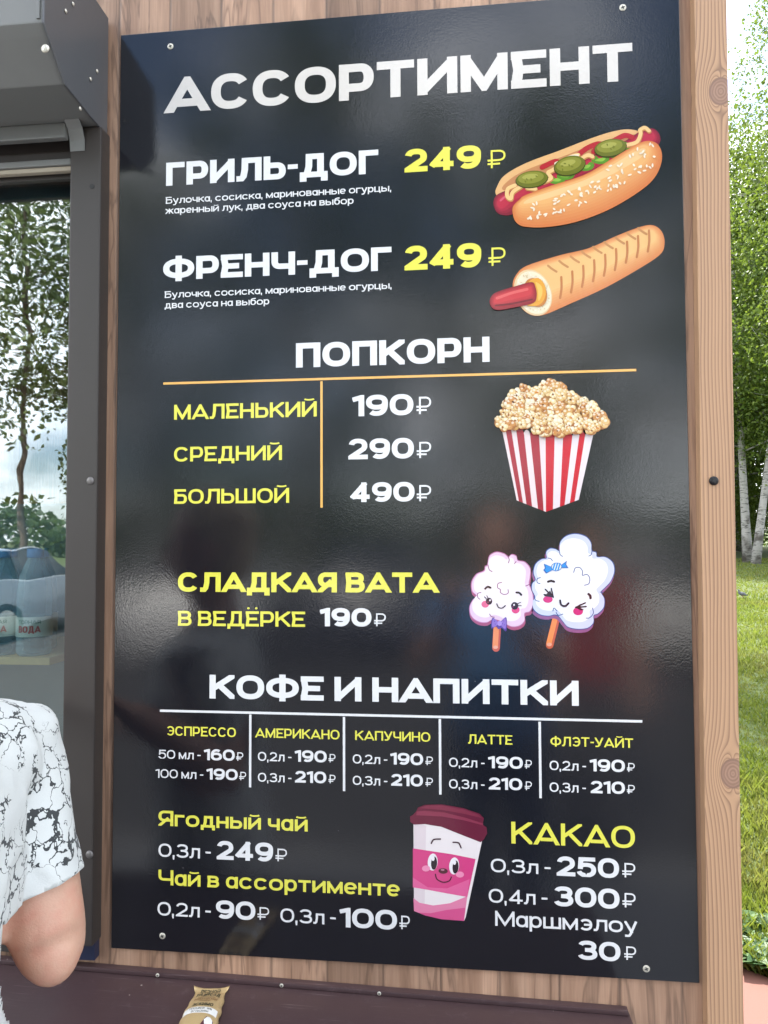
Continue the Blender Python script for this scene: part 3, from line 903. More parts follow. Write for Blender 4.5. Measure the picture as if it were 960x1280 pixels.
line('volume_lettering', '0,3л -', (198.2, 1070.6), (263.6, 1073.6), 16.8, MD, Wh)
line('price_lettering', '249', (271, 1074), (341.4, 1077), 23.5, .255, Wh)
line('rouble_sign', '₽', (344.4, 1076.2), (358.8, 1076.8), 15.8, .11, Wh)
line('heading_lettering', 'Чай в ассортименте', (198.2, 1105.3), (499.8, 1121), 19.3, .20, Ye)
line('volume_lettering', '0,2л -', (197, 1144), (263.6, 1147.2), 17, MD, Wh)
line('price_lettering', '90', (270, 1147.8), (319.3, 1150.2), 23, .25, Wh)
line('rouble_sign', '₽', (322, 1149.3), (336.5, 1150), 15.8, .11, Wh)
line('volume_lettering', '0,3л -', (350.6, 1152.2), (419.8, 1156), 17.4, MD, Wh)
line('price_lettering', '100', (424.6, 1158.4), (496.4, 1162.4), 24.5, .25, Wh)
line('rouble_sign', '₽', (499.4, 1161), (512.4, 1161.8), 17, .11, Wh)
line('heading_lettering', 'КАКАО', (639.3, 1054.5), (793.8, 1060), 27.5, .19, Ye)
line('volume_lettering', '0,3л -', (613.6, 1089.8), (688.3, 1093), 17, MD, Wh)
line('price_lettering', '250', (695.8, 1094.5), (773.9, 1097.6), 24.5, .25, Wh)
line('rouble_sign', '₽', (777.8, 1096.4), (794.2, 1097), 18, .11, Wh)
line('volume_lettering', '0,4л -', (611, 1127.8), (684.3, 1131.4), 17.4, MD, Wh)
line('price_lettering', '300', (692.6, 1132.4), (774.5, 1136), 25, .25, Wh)
line('rouble_sign', '₽', (778, 1133.8), (794.5, 1134.6), 18, .11, Wh)
line('volume_lettering', 'Маршмэлоу', (619, 1157.6), (796.3, 1165.6), 19, MD, Wh)
line('price_lettering', '30', (722.5, 1199), (775.6, 1201.8), 24, .25, Wh)
line('rouble_sign', '₽', (780.3, 1199.4), (795.2, 1200.2), 17, .11, Wh)
def rule(name, a, b, wpx, mat, y=TEXT_Y):
    (u0, z0), (u1, z1) = uz(*a), uz(*b)
    h = wpx * 1.12 / 900 / 2
    if abs(u1 - u0) > abs(z1 - z0):
        z = (z0 + z1) / 2
        V_ = [(u0, z - h), (u1, z - h), (u1, z + h), (u0, z + h)]
    else:
        u = (u0 + u1) / 2
        V_ = [(u - h, z1), (u + h, z1), (u + h, z0), (u - h, z0)]
    flat_on_board(name, V_, [(0, 1, 2, 3)], M[mat], board, y)
rule('rule_line', (204.3, 479), (795.2, 463.2), 3.0, 'orange_print')
rule('divider_line', (402, 476.6), (402, 634.6), 3.0, 'orange_print')
rule('rule_line', (200, 887.3), (802.8, 902.6), 3.0, Wh)
for a, b in (((313.2, 893), (312.6, 984)), ((430.2, 896), (430, 988.7)), ((550, 898.5), (550.3, 993)), ((674.6, 902), (675.6, 997.6))):
    rule('divider_line', a, b, 3.0, Wh)
# screws through the board
for q, r in (((213, 58), .0052), ((778.5, 9.5), .0054), ((203, 1170), .0050), ((808, 1211), .0052), ((851, 640), 0.0)):
    if r:
        p = on_y(*q, -0.0005)
        screw_head('screw', (p.x, -0.0002, p.z), r, M['steel'], board, 0.22)

# ------------------------------------------------------------------ printed pictures: layered flat colour shapes
def catmull(pts, n=6, closed=True):
    P_ = [Vector(p) for p in pts]
    N_ = len(P_)
    o = []
    for i in range(N_ if closed else N_ - 1):
        g = lambda k: P_[k % N_] if closed else P_[max(0, min(N_ - 1, k))]
        a, b, c, d = g(i - 1), g(i), g(i + 1), g(i + 2)
        for j in range(n):
            t = j / n
            o.append(0.5 * ((2 * b) + (c - a) * t + (2 * a - 5 * b + 4 * c - d) * t * t + (3 * b - a - 3 * c + d) * t ** 3))
    if not closed: o.append(P_[-1])
    return o
class Pic:
    """f maps picture coordinates to a photo pixel; layer k lies 0.02 mm in front of layer k-1"""
    def __init__(s, f, step=0.00002, base=0.0005):
        s.f, s.step, s.base, s.k = f, step, base, 0
        s.v, s.fc, s.c = [], [], []
    def raw(s, V_, F_, cols):
        o = len(s.v)
        y = -(s.base + s.step * s.k)
        s.k += 1
        for (x, yy) in V_:
            u, z = uz(*s.f(x, yy))
            s.v.append((u, y, z))
        s.fc += [tuple(i + o for i in q) for q in F_]
        s.c += cols
    def col(s, col, p, V_):
        if callable(col): return s2l(col(*p))
        return s2l(col)
    def fill(s, pts, col):
        V_, F_ = union([[Vector((p[0], p[1])) for p in pts]])
        s.raw([(a[0], a[1]) for a in V_], F_, [s.col(col, a, V_) for a in V_])
        return s
    def blob(s, pts, col, n=6): return s.fill(catmull(pts, n), col)
    def ell(s, cx, cy, rx, ry, col, rot=0.0, n=28):
        c, sn = math.cos(math.radians(rot)), math.sin(math.radians(rot))
        return s.fill([Vector((cx + rx * math.cos(t) * c - ry * math.sin(t) * sn, cy + rx * math.cos(t) * sn + ry * math.sin(t) * c)) for t in [2 * math.pi * k / n for k in range(n)]], col)
    def stroke(s, pts, w, col, smooth=6, closed=False, caps='ss'):
        q = catmull(pts, smooth, closed) if smooth else [Vector(p) for p in pts]
        qs = offset_quads([(a[0], a[1]) for a in q], w, closed, caps)
        r_ = w / 2
        if not closed and caps == 'rr':
            for e in (q[0], q[-1]):
                qs.append([Vector((e[0] + r_ * math.cos(t), e[1] + r_ * math.sin(t))) for t in [2 * math.pi * k / 12 for k in range(12)]])
        V_, F_ = union(qs)
        s.raw([(a[0], a[1]) for a in V_], F_, [s.col(col, a, V_) for a in V_])
        return s
    def onion(s, A, B, ca, cb, steps=7, n=5):
        A, B = catmull(A, n), catmull(B, n)
        for i in range(steps):
            t = i / (steps - 1)
            s.fill([a + (b - a) * t for a, b in zip(A, B)], tuple(x + (y - x) * t for x, y in zip(ca, cb)))
        return s
    def emit(s, name, parent):
        me = mesh_py(s.v, s.fc)
        at = me.color_attributes.new('Col', 'FLOAT_COLOR', 'POINT')
        at.data.foreach_set('color', [q for c in s.c for q in (c[0] * .76, c[1] * .76, c[2] * .76, 1.0)])
        return link(name, me, M['print'], parent)
RP = random.Random(11)
def lerp3(a, b, t): return tuple(x + (y - x) * max(0, min(1, t)) for x, y in zip(a, b))

# hot dog with pickles
f_hd = lambda x, y: (490 + x / 2.6667, 40 + y / 2.6667)
pc = Pic(f_hd)
pc.blob([(348, 545), (352, 512), (378, 476), (450, 436), (560, 395), (650, 360), (725, 335), (785, 325), (830, 336), (850, 370), (700, 460), (500, 560), (400, 600)], (238, 186, 126))
pc.blob([(372, 528), (395, 490), (460, 455), (570, 415), (680, 372), (780, 345), (835, 350), (700, 430), (500, 520)], (206, 140, 92))
pic_hd = pc.emit('hot_dog_picture', board)
pc = Pic(f_hd, base=.00060)
sa = [(338, 575), (345, 548), (372, 532), (440, 510), (600, 440), (760, 372), (830, 330), (868, 322), (890, 340), (892, 370), (860, 395), (700, 470), (500, 560), (420, 600), (385, 612), (352, 604)]
sb_ = [(350, 572), (356, 556), (380, 542), (440, 520), (600, 452), (760, 384), (835, 340), (864, 334), (876, 345), (872, 360), (840, 380), (700, 430), (500, 520), (410, 560), (372, 588), (356, 586)]
pc.onion(sa, sb_, (134, 24, 52), (196, 44, 72), 4)
pc.stroke([(362, 562), (380, 548), (405, 541)], 7, (222, 96, 116), caps='rr')
pc.emit('sausage', pic_hd)
pc = Pic(f_hd, base=.00072)
for x in (545, 575, 640, 690, 735, 790):
    y = 490 - (x - 545) * .46
    pc.blob([(x - 26, y + 8), (x - 12, y - 10), (x + 4, y + 2), (x + 20, y - 12), (x + 34, y - 4), (x + 26, y + 12), (x, y + 18)], (96, 150, 44))
    pc.blob([(x - 14, y + 6), (x + 4, y - 2), (x + 22, y - 2), (x + 10, y + 9)], (150, 196, 74))
for seg in ([(500, 452), (545, 432), (560, 446)], [(612, 418), (650, 388), (690, 374), (672, 400)], [(738, 364), (775, 346), (800, 352)]):
    pc.stroke(seg, 17, (190, 40, 52), caps='rr')
for seg in ([(410, 512), (386, 524), (384, 548), (396, 556), (402, 535), (430, 515)], [(505, 500), (530, 488), (520, 470), (540, 458), (590, 420), (620, 410)], [(620, 430), (650, 412), (668, 416)], [(780, 378), (815, 368), (828, 340), (826, 328), (842, 320), (856, 330)], [(450, 520), (478, 524)]):
    pc.stroke([(x + 1, y + 3) for x, y in seg], 15, (206, 138, 84), caps='rr')
    pc.stroke(seg, 12, (250, 206, 140), caps='rr')
pc.stroke([(545, 440), (585, 420), (618, 412)], 9, (252, 236, 205), caps='rr')
for cx, cy, rx, ry, ro in ((466, 491, 53, 27, -8), (592, 446, 52, 31, -14), (728, 387, 53, 28, -10)):
    pc.ell(cx, cy + 2, rx + 2, ry + 2, (66, 68, 18), ro)
    pc.ell(cx, cy, rx, ry, (112, 116, 34), ro)
    pc.ell(cx - 3, cy - 4, rx * .82, ry * .7, (146, 146, 56), ro)
    pc.ell(cx - 6, cy - 8, rx * .5, ry * .32, (176, 174, 84), ro)
    for k in range(5): pc.ell(cx + RP.uniform(-.5, .5) * rx, cy + RP.uniform(-.4, .5) * ry, 4.5, 2.4, (120, 122, 40), RP.uniform(0, 90), 10)
pc.emit('topping', pic_hd)
pc = Pic(f_hd, base=.00165)
bo = [(402, 605), (404, 582), (425, 560), (445, 545), (530, 514), (640, 478), (720, 432), (790, 390), (838, 367), (872, 368), (893, 388), (899, 425), (884, 472), (848, 515), (770, 568), (690, 608), (600, 638), (510, 652), (440, 650), (412, 634)]
bi = [(425, 575), (430, 568), (445, 558), (470, 548), (540, 524), (645, 488), (725, 444), (790, 404), (830, 382), (848, 382), (856, 394), (852, 418), (835, 440), (790, 470), (720, 508), (650, 540), (570, 562), (500, 575), (450, 580), (432, 580)]
pc.onion(bo, bi, (222, 128, 72), (246, 186, 118), 9)
pc.blob([(440, 574), (460, 556), (540, 530), (645, 494), (730, 448), (800, 405), (840, 390), (838, 412), (790, 445), (700, 492), (600, 530), (500, 562)], (250, 206, 146))
for k in range(88):
    t = RP.random()
    x = 455 + t * 425
    yb = 642 - (t ** 1.35) * 190
    y = yb - 8 - (RP.random() ** 1.5) * (50 + 50 * t) - (6 if t < .1 else 0)
    a = RP.uniform(0, 180)
    pc.ell(x, y, RP.uniform(5, 7.5), RP.uniform(2.6, 3.8), (255, 240, 214), a, 9)
pc.emit('bun', pic_hd)

# french dog
f_fd = lambda x, y: (490 + x / 2.6667, 270 + y / 2.6667)
pc = Pic(f_fd)
ro_ = [(402, 232), (414, 196), (450, 166), (560, 131), (655, 108), (750, 66), (830, 36), (872, 32), (900, 54), (908, 94), (890, 132), (800, 190), (700, 245), (600, 290), (512, 328), (470, 332), (436, 312), (412, 275)]
ri_ = [(450, 205), (455, 190), (480, 178), (565, 150), (660, 126), (752, 84), (830, 52), (862, 48), (876, 58), (880, 72), (866, 92), (790, 132), (700, 178), (610, 216), (530, 250), (500, 250), (470, 240), (455, 225)]
pc.onion(ro_, ri_, (226, 136, 80), (247, 196, 128), 9)
for k in range(9):
    x = 530 + k * 37.5
    y = 172 - k * 15.6
    pc.stroke([(x - 10, y - 6), (x + 2, y + 4), (x + 18, y + 14)], 7.5, (205, 142, 88), caps='rr')
for k in range(9):
    x = 562 + k * 36.5
    y = 240 - k * 18.6 - (6 if k > 5 else 0)
    pc.stroke([(x + 2, y - 36), (x + 3, y), (x - 2, y + 34)], 7.5, (202, 128, 76), caps='rr')
pic_fd = pc.emit('french_dog_picture', board)
pc = Pic(f_fd, base=.00080)
pc.ell(470, 256, 60, 80, (238, 208, 160), -24)
pc.ell(472, 256, 55, 74, (250, 236, 204), -24)
for k in range(60):
    a = RP.uniform(0, 2 * math.pi)
    r_ = RP.uniform(.74, .97)
    x, y = 55 * r_ * math.cos(a), 74 * r_ * math.sin(a)
    c, s_ = math.cos(math.radians(-24)), math.sin(math.radians(-24))
    pc.ell(472 + x * c - y * s_, 256 + x * s_ + y * c, 2.6, 1.6, RP.choice([(222, 196, 150), (255, 250, 235)]), RP.uniform(0, 90), 8)
pc.ell(478, 256, 36, 50, (206, 130, 58), -24)
pc.blob([(455, 225), (485, 208), (508, 230), (512, 262), (498, 292), (470, 302), (450, 296), (480, 270)], (238, 168, 60))
pc.blob([(478, 222), (498, 236), (500, 262), (488, 284), (486, 250)], (250, 200, 96))
pc.emit('bread_opening', pic_fd)
pc = Pic(f_fd, base=.00240)
pc.onion([(325, 288), (332, 268), (352, 254), (410, 236), (465, 222), (478, 240), (482, 268), (470, 292), (410, 306), (356, 315), (334, 308)],
         [(340, 284), (346, 272), (362, 264), (410, 250), (458, 238), (464, 246), (464, 256), (456, 266), (410, 278), (362, 290), (344, 292)], (150, 26, 44), (212, 56, 66), 5)
pc.stroke([(350, 276), (400, 258), (450, 246)], 9, (232, 100, 100), caps='rr')
pc.stroke([(345, 300), (400, 294), (466, 280)], 6, (118, 18, 36), caps='rr')
pc.emit('sausage', pic_fd)

# popcorn
f_pp = lambda x, y: (560 + x / 3.6923, 450 + y / 3.6923)
pc = Pic(f_pp)
tops = [(248, 265), (265, 292), (292, 315), (315, 350), (350, 378), (378, 420), (420, 450)]
bots = [(317, 327), (327, 346), (346, 362), (362, 388), (388, 415), (415, 441), (441, 452)]
ytop = lambda x: 308 + (x - 248) * .19 if x < 450 else 347 - (x - 450) * .05
ybot = lambda x: 648 + (x - 317) * .395 if x < 452 else 701 - (x - 452) * .37
for i, ((a, b), (c, d)) in enumerate(zip(tops, bots)):
    cl = (250, 232, 232) if i % 2 == 0 else (186, 48, 66)
    cl2 = (244, 222, 224) if i % 2 == 0 else (166, 36, 56)
    m_ = (a + b) / 2
    pts = [(c, ybot(c)), (a, ytop(a) + 8), (a + (b - a) * .2, ytop(m_) - 4), (m_, ytop(m_) - 8), (b - (b - a) * .2, ytop(m_) - 3), (b, ytop(b) + 8), (d, ybot(d))]
    pc.fill([Vector(p) for p in pts], lambda x, y, cl=cl, cl2=cl2: lerp3(cl, cl2, (y - 300) / 400))
tops = [(450, 492), (492, 531), (531, 574), (574, 606), (606, 633), (633, 670)]
bots = [(452, 484), (484, 516), (516, 538), (538, 562), (562, 584), (584, 603)]
for i, ((a, b), (c, d)) in enumerate(zip(tops, bots)):
    cl = (222, 24, 50) if i % 2 == 0 else (250, 238, 242)
    cl2 = (205, 20, 48) if i % 2 == 0 else (242, 224, 230)
    m_ = (a + b) / 2
    pts = [(c, ybot(c)), (a, ytop(a) + 8), (a + (b - a) * .2, ytop(m_) - 4), (m_, ytop(m_) - 8), (b - (b - a) * .2, ytop(m_) - 3), (b, ytop(b) + 8), (d, ybot(d))]
    pc.fill([Vector(p) for p in pts], lambda x, y, cl=cl, cl2=cl2: lerp3(cl, cl2, (y - 300) / 400))
pic_pp = pc.emit('popcorn_picture', board)
pc = Pic(f_pp, step=.0000015, base=.00085)
dome = [(230, 275), (255, 240), (262, 205), (300, 160), (345, 125), (400, 140), (440, 110), (470, 104), (520, 125), (565, 160), (630, 185), (665, 210), (700, 245), (718, 285), (680, 310), (660, 325), (600, 320), (540, 330), (510, 340), (440, 335), (400, 325), (340, 300), (270, 300)]
dm = catmull(dome, 4)
pc.fill(dm, (196, 140, 84))
def inside(p, poly):
    r_ = False
    for i in range(len(poly)):
        a, b = poly[i - 1], poly[i]
        if (a[1] > p[1]) != (b[1] > p[1]) and p[0] < (b[0] - a[0]) * (p[1] - a[1]) / (b[1] - a[1]) + a[0]: r_ = not r_
    return r_
spots = [Vector(p) for p in dome] + [Vector((x, y)) for x, y in ((234, 290), (255, 312), (400, 328), (515, 335), (550, 325), (655, 322), (705, 295))]
while len(spots) < 235:
    p = Vector((RP.uniform(225, 722), RP.uniform(100, 340)))
    if inside(p, dm): spots.append(p)
spots.sort(key=lambda p: p.y + RP.uniform(-25, 25))
for p in spots:
    r_ = RP.uniform(15, 27)
    tone = RP.choice([(248, 226, 170), (238, 200, 134), (250, 236, 200), (226, 174, 104), (240, 210, 150), (216, 152, 88)])
    a0 = RP.uniform(0, 6.28)
    nb = RP.choice([3, 4, 4, 5])
    pc.ell(p.x + 2, p.y + 4, r_ * 1.02, r_ * .95, (176, 112, 62), RP.uniform(0, 90), 12)
    for k in range(nb):
        a = a0 + k * 6.283 / nb + RP.uniform(-.3, .3)
        q = r_ * RP.uniform(.45, .62)
        cx, cy = p.x + math.cos(a) * r_ * .55, p.y + math.sin(a) * r_ * .5
        pc.ell(cx + 1.5, cy + 2.5, q, q * .92, lerp3(tone, (196, 130, 70), .55), 0, 11)
        pc.ell(cx, cy, q * .93, q * .86, tone, 0, 11)
        pc.ell(cx - q * .2, cy - q * .25, q * .5, q * .42, lerp3(tone, (255, 252, 240), .7), 0, 9)
    if RP.random() < .75:
        pc.ell(p.x + RP.uniform(-5, 5), p.y + RP.uniform(-4, 5), RP.uniform(4, 8), RP.uniform(3, 5), RP.choice([(120, 62, 30), (156, 88, 44), (92, 44, 24)]), RP.uniform(0, 90), 8)
    if RP.random() < .35:
        pc.ell(p.x + RP.uniform(-8, 8), p.y + RP.uniform(-2, 9), 9, 5, (222, 146, 74), RP.uniform(0, 60), 9)
pc.emit('popcorn', pic_pp)

# two cotton candies on sticks
f_cc = lambda x, y: (560 + x / 4.0, 650 + y / 4.0)
def cloud(name, out, shift, cols, details, stick):
    edge, side, body, soft = cols
    pc = Pic(f_cc)
    stick(pc)
    o = pc.emit(name, board)
    pc = Pic(f_cc, base=.00068)
    pc.blob([(x + shift[0], y + shift[1]) for x, y in out], side)
    pc.blob(out, edge)
    c = Vector((sum(p[0] for p in out) / len(out), sum(p[1] for p in out) / len(out)))
    ins = [Vector(p) + (c - Vector(p)).normalized() * 4.5 for p in out]
    pc.blob(ins, soft)
    pc.blob([Vector(p) + (c - Vector(p)) * .13 + Vector((-6, -6)) for p in out], body)
    details(pc)
    pc.emit('candy_floss', o)
    return o
def stick1(pc):
    pc.stroke([(247, 515), (240, 640)], 38, (208, 96, 74), 0, caps='rr')
    pc.stroke([(243, 515), (236, 632)], 27, (246, 150, 96), 0, caps='rr')
    pc.ell(238, 636, 12, 8, (240, 178, 150))
out1 = [(196, 222), (206, 178), (240, 158), (280, 166), (302, 182), (318, 170), (342, 178), (350, 200), (385, 208), (412, 240), (412, 285), (408, 320), (425, 365), (428, 420), (412, 458), (385, 468), (384, 505), (360, 530), (320, 536), (285, 520), (255, 505), (222, 500), (190, 515), (145, 508), (112, 478), (106, 436), (122, 400), (140, 380), (118, 355), (116, 310), (140, 270), (178, 252), (184, 230)]
def det1(pc):
    ln = (150, 84, 130)
    for seg in ([(200, 225), (206, 248), (220, 258)], [(298, 178), (306, 198), (302, 214)], [(268, 312), (250, 318), (248, 338), (262, 348), (262, 362), (280, 372), (300, 366), (300, 348)], [(165, 362), (148, 368), (150, 388), (160, 396)], [(388, 330), (412, 320)], [(208, 470), (216, 482), (232, 486)], [(340, 208), (332, 218)]):
        pc.stroke(seg, 4, ln, caps='rr')
    pc.ell(186, 421, 19, 17, (238, 110, 150)); pc.ell(338, 449, 20, 18, (232, 80, 138))
    pc.ell(205, 406, 16, 17, (58, 30, 34)); pc.ell(210, 401, 4.5, 5, (250, 240, 245)); pc.ell(199, 411, 5, 4, (150, 60, 84))
    pc.ell(333, 429, 18, 19, (34, 22, 34)); pc.ell(330, 424, 4.5, 5, (250, 240, 245)); pc.ell(324, 434, 5, 4, (120, 40, 90))
    for seg in ([(196, 398), (182, 384)], [(202, 394), (194, 378)], [(348, 418), (362, 412)], [(350, 428), (366, 428)]):
        pc.stroke(seg, 4, (40, 24, 30), 0, caps='rr')
    pc.stroke([(186, 343), (198, 334), (212, 338)], 10, (30, 22, 28), caps='rr')
    pc.stroke([(342, 362), (356, 364), (366, 374)], 10, (30, 22, 28), caps='rr')
    pc.stroke([(244, 419), (252, 436), (270, 440), (286, 428)], 5.5, (40, 26, 34), caps='rr')
    bow = (150, 118, 206)
    pc.blob([(256, 512), (224, 488), (216, 516), (218, 542), (240, 532), (252, 545), (270, 540), (290, 556), (294, 520), (290, 486), (270, 500)], (96, 70, 160))
    pc.blob([(254, 514), (228, 492), (220, 516), (224, 536), (244, 526)], bow)
    pc.blob([(264, 512), (286, 490), (291, 518), (286, 544), (266, 528)], bow)
    pc.ell(258, 516, 11, 13, (178, 148, 226))
    for q in ((232, 506), (236, 520), (278, 504), (282, 524), (272, 518)): pc.ell(*q, 2.6, 2.6, (110, 84, 178), 0, 8)
cloud('pink_cotton_candy_picture', out1, (2, 14), ((196, 120, 168), (176, 88, 122), (252, 242, 248), (240, 208, 232)), det1, stick1)
def stick2(pc):
    pc.stroke([(545, 475), (508, 625)], 38, (206, 92, 62), 0, caps='rr')
    pc.stroke([(540, 475), (504, 617)], 26, (250, 146, 76), 0, caps='rr')
    pc.ell(506, 622, 13, 9, (242, 170, 140))
out2 = [(556, 150), (560, 108), (592, 76), (640, 66), (690, 80), (716, 112), (720, 150), (742, 160), (748, 182), (790, 184), (826, 212), (834, 258), (816, 306), (786, 340), (768, 362), (784, 396), (780, 440), (752, 470), (730, 480), (728, 516), (700, 542), (650, 548), (600, 538), (575, 512), (552, 484), (530, 476), (500, 482), (456, 474), (424, 446), (420, 408), (432, 386), (416, 350), (418, 318), (434, 298), (424, 262), (434, 220), (464, 194), (490, 188), (488, 158), (508, 140), (535, 142)]
def det2(pc):
    ln = (62, 92, 150)
    for seg in ([(556, 150), (560, 172), (572, 182)], [(500, 190), (514, 194), (522, 204)], [(628, 262), (636, 240), (658, 238), (672, 256), (672, 276), (694, 272), (708, 290), (704, 318), (682, 326)], [(462, 288), (446, 294), (446, 312), (460, 318)], [(428, 384), (440, 402), (456, 406)], [(760, 360), (776, 362)], [(722, 440), (726, 466), (708, 488), (690, 490)], [(720, 150), (716, 172), (704, 180)], [(540, 462), (552, 476), (574, 470)], [(524, 455), (530, 440), (545, 455)]):
        pc.stroke(seg, 4, ln, caps='rr')
    pc.ell(499, 397, 24, 17, (222, 52, 128)); pc.ell(650, 456, 25, 20, (218, 48, 126))
    k = (28, 22, 34)
    pc.stroke([(486, 346), (522, 384)], 7, k, 0, caps='rr'); pc.stroke([(480, 372), (524, 384)], 7, k, 0, caps='rr'); pc.stroke([(516, 342), (526, 386)], 7, k, 0, caps='rr')
    pc.fill([Vector(p) for p in ((478, 380), (500, 362), (510, 352), (528, 388))], k)
    pc.stroke([(638, 436), (686, 414)], 7, k, 0, caps='rr'); pc.stroke([(638, 438), (690, 432)], 7, k, 0, caps='rr')
    pc.fill([Vector(p) for p in ((634, 436), (664, 418), (662, 440), (680, 448), (664, 452))], k)
    pc.stroke([(500, 308), (515, 304), (530, 308)], 11, k, caps='rr')
    pc.stroke([(702, 370), (710, 378), (712, 390)], 12, k, caps='rr')
    pc.stroke([(560, 402), (566, 424), (586, 430), (602, 416)], 10, k, caps='rr')
    b1, b2 = (44, 152, 232), (24, 96, 176)
    pc.fill([Vector(p) for p in ((524, 236), (478, 218), (484, 240), (476, 250), (490, 268), (526, 248))], b2)
    pc.fill([Vector(p) for p in ((560, 228), (594, 204), (590, 222), (602, 240), (562, 240))], b2)
    pc.fill([Vector(p) for p in ((524, 238), (484, 222), (489, 240), (482, 249), (492, 263), (526, 246))], b1)
    pc.fill([Vector(p) for p in ((562, 229), (590, 209), (586, 222), (596, 237), (562, 238))], b1)
    pc.ell(542, 234, 27, 21, b2, -6); pc.ell(542, 234, 24, 18, (232, 246, 255), -6)
    for x in (528, 541, 554): pc.stroke([(x - 4, 250 - (2 if x != 541 else 0)), (x + 5, 219)], 7.5, b1, 0)
cloud('white_cotton_candy_picture', out2, (-4, 16), ((60, 88, 150), (150, 92, 140), (250, 250, 255), (214, 220, 244)), det2, stick2)

# smiling paper cup
f_cu = lambda x, y: (490 + x / 2.9091, 990 + y / 2.9091)
pc = Pic(f_cu)
pc.fill([Vector(p) for p in ((78, 100), (330, 165), (268, 455), (262, 468), (180, 462), (120, 448), (80, 432))], (250, 240, 240))
pc.fill([Vector(p) for p in ((80, 110), (124, 122), (118, 446), (80, 430))], (238, 222, 226))
pc.fill([Vector(p) for p in ((78, 385), (100, 402), (150, 412), (210, 404), (274, 378), (262, 468), (180, 462), (120, 448), (80, 432))], (240, 140, 178))
pc.fill([Vector(p) for p in ((96, 438), (140, 440), (200, 428), (266, 420), (262, 468), (180, 462), (120, 448))], (226, 92, 148))
pic_cu = pc.emit('cup_picture', board)
pc = Pic(f_cu, base=.00068)
pc.fill([Vector(p) for p in ((76, 204), (140, 214), (220, 226), (304, 243), (274, 381), (200, 368), (130, 355), (76, 346))], (224, 70, 136))
pc.fill([Vector(p) for p in ((76, 310), (130, 346), (200, 350), (282, 316), (274, 381), (200, 368), (130, 355), (76, 346))], (236, 104, 160))
pc.emit('sleeve', pic_cu)
pc = Pic(f_cu, base=.00068)
lid = [(88, 70), (94, 56), (120, 46), (180, 44), (260, 58), (318, 78), (334, 94), (330, 118), (344, 128), (346, 150), (334, 172), (322, 182), (250, 154), (180, 126), (120, 116), (80, 118), (66, 108), (66, 88), (76, 82)]
pc.fill([Vector(p) for p in lid], (112, 36, 60))
pc.fill([Vector(p) for p in ((90, 70), (120, 68), (190, 74), (270, 94), (332, 114), (330, 120), (260, 102), (180, 88), (88, 84))], (146, 58, 82))
pc.fill([Vector(p) for p in ((100, 58), (125, 49), (180, 48), (258, 62), (314, 82), (326, 94), (260, 78), (180, 64))], (136, 52, 74))
pc.emit('lid', pic_cu)
pc = Pic(f_cu, base=.00085)
for cx, cy in ((148, 254), (226, 268)):
    pc.ell(cx, cy, 18, 31, (252, 246, 250), 4)
    pc.ell(cx + 5, cy + 4, 11, 24, (40, 22, 34), 4)
    pc.ell(cx + 2, cy - 12, 5, 8, (252, 246, 250), 10)
pc.stroke([(143, 186), (152, 172), (176, 170)], 5, (70, 30, 48), caps='rr')
pc.stroke([(222, 182), (242, 184), (251, 202)], 5, (70, 30, 48), caps='rr')
pc.ell(124, 277, 15, 11, (250, 150, 190)); pc.ell(247, 299, 15, 11, (250, 150, 190))
pc.ell(186, 286, 17, 10, (90, 34, 50), 4); pc.ell(184, 282, 7, 3.5, (190, 120, 140), 4)
pc.stroke([(158, 298), (164, 316), (186, 327), (208, 322), (216, 308)], 4.5, (90, 24, 52), caps='rr')
pc.emit('face', pic_cu)

# ------------------------------------------------------------------ water bottles on the shelf behind the glass
def clear_plastic():
    t = NT('clear_bottle_plastic')
    t.t.nodes.remove(t.b)
    tr_ = t.n('ShaderNodeBsdfTransparent', {'Color': (0.62, 0.82, 0.90, 1)})
    pb = t.n('ShaderNodeBsdfPrincipled', {'Base Color': (0.42, 0.60, 0.68, 1), 'Roughness': 0.06})
    lw = t.n('ShaderNodeLayerWeight', {'Blend': 0.35})
    ms = t.n('ShaderNodeMixShader')
    t.set(ms.inputs[0], t.m('ADD', t.m('MULTIPLY', lw.outputs['Facing'], 0.7), 0.22, clamp=True))
    t.t.links.new(tr_.outputs[0], ms.inputs[1]); t.t.links.new(pb.outputs[0], ms.inputs[2])
    t.t.links.new(ms.outputs[0], t.out.inputs['Surface'])
    return t.mat
M['bottle'] = clear_plastic()
M['cap'] = plain('blue_cap', (0.05, 0.25, 0.55), 0.4)
M['label'] = plain('pale_label', (0.66, 0.70, 0.66), 0.45)
M['label_green'] = plain('label_green', (0.05, 0.20, 0.14), 0.45)
M['label_red'] = plain('label_red', (0.55, 0.08, 0.09), 0.45)
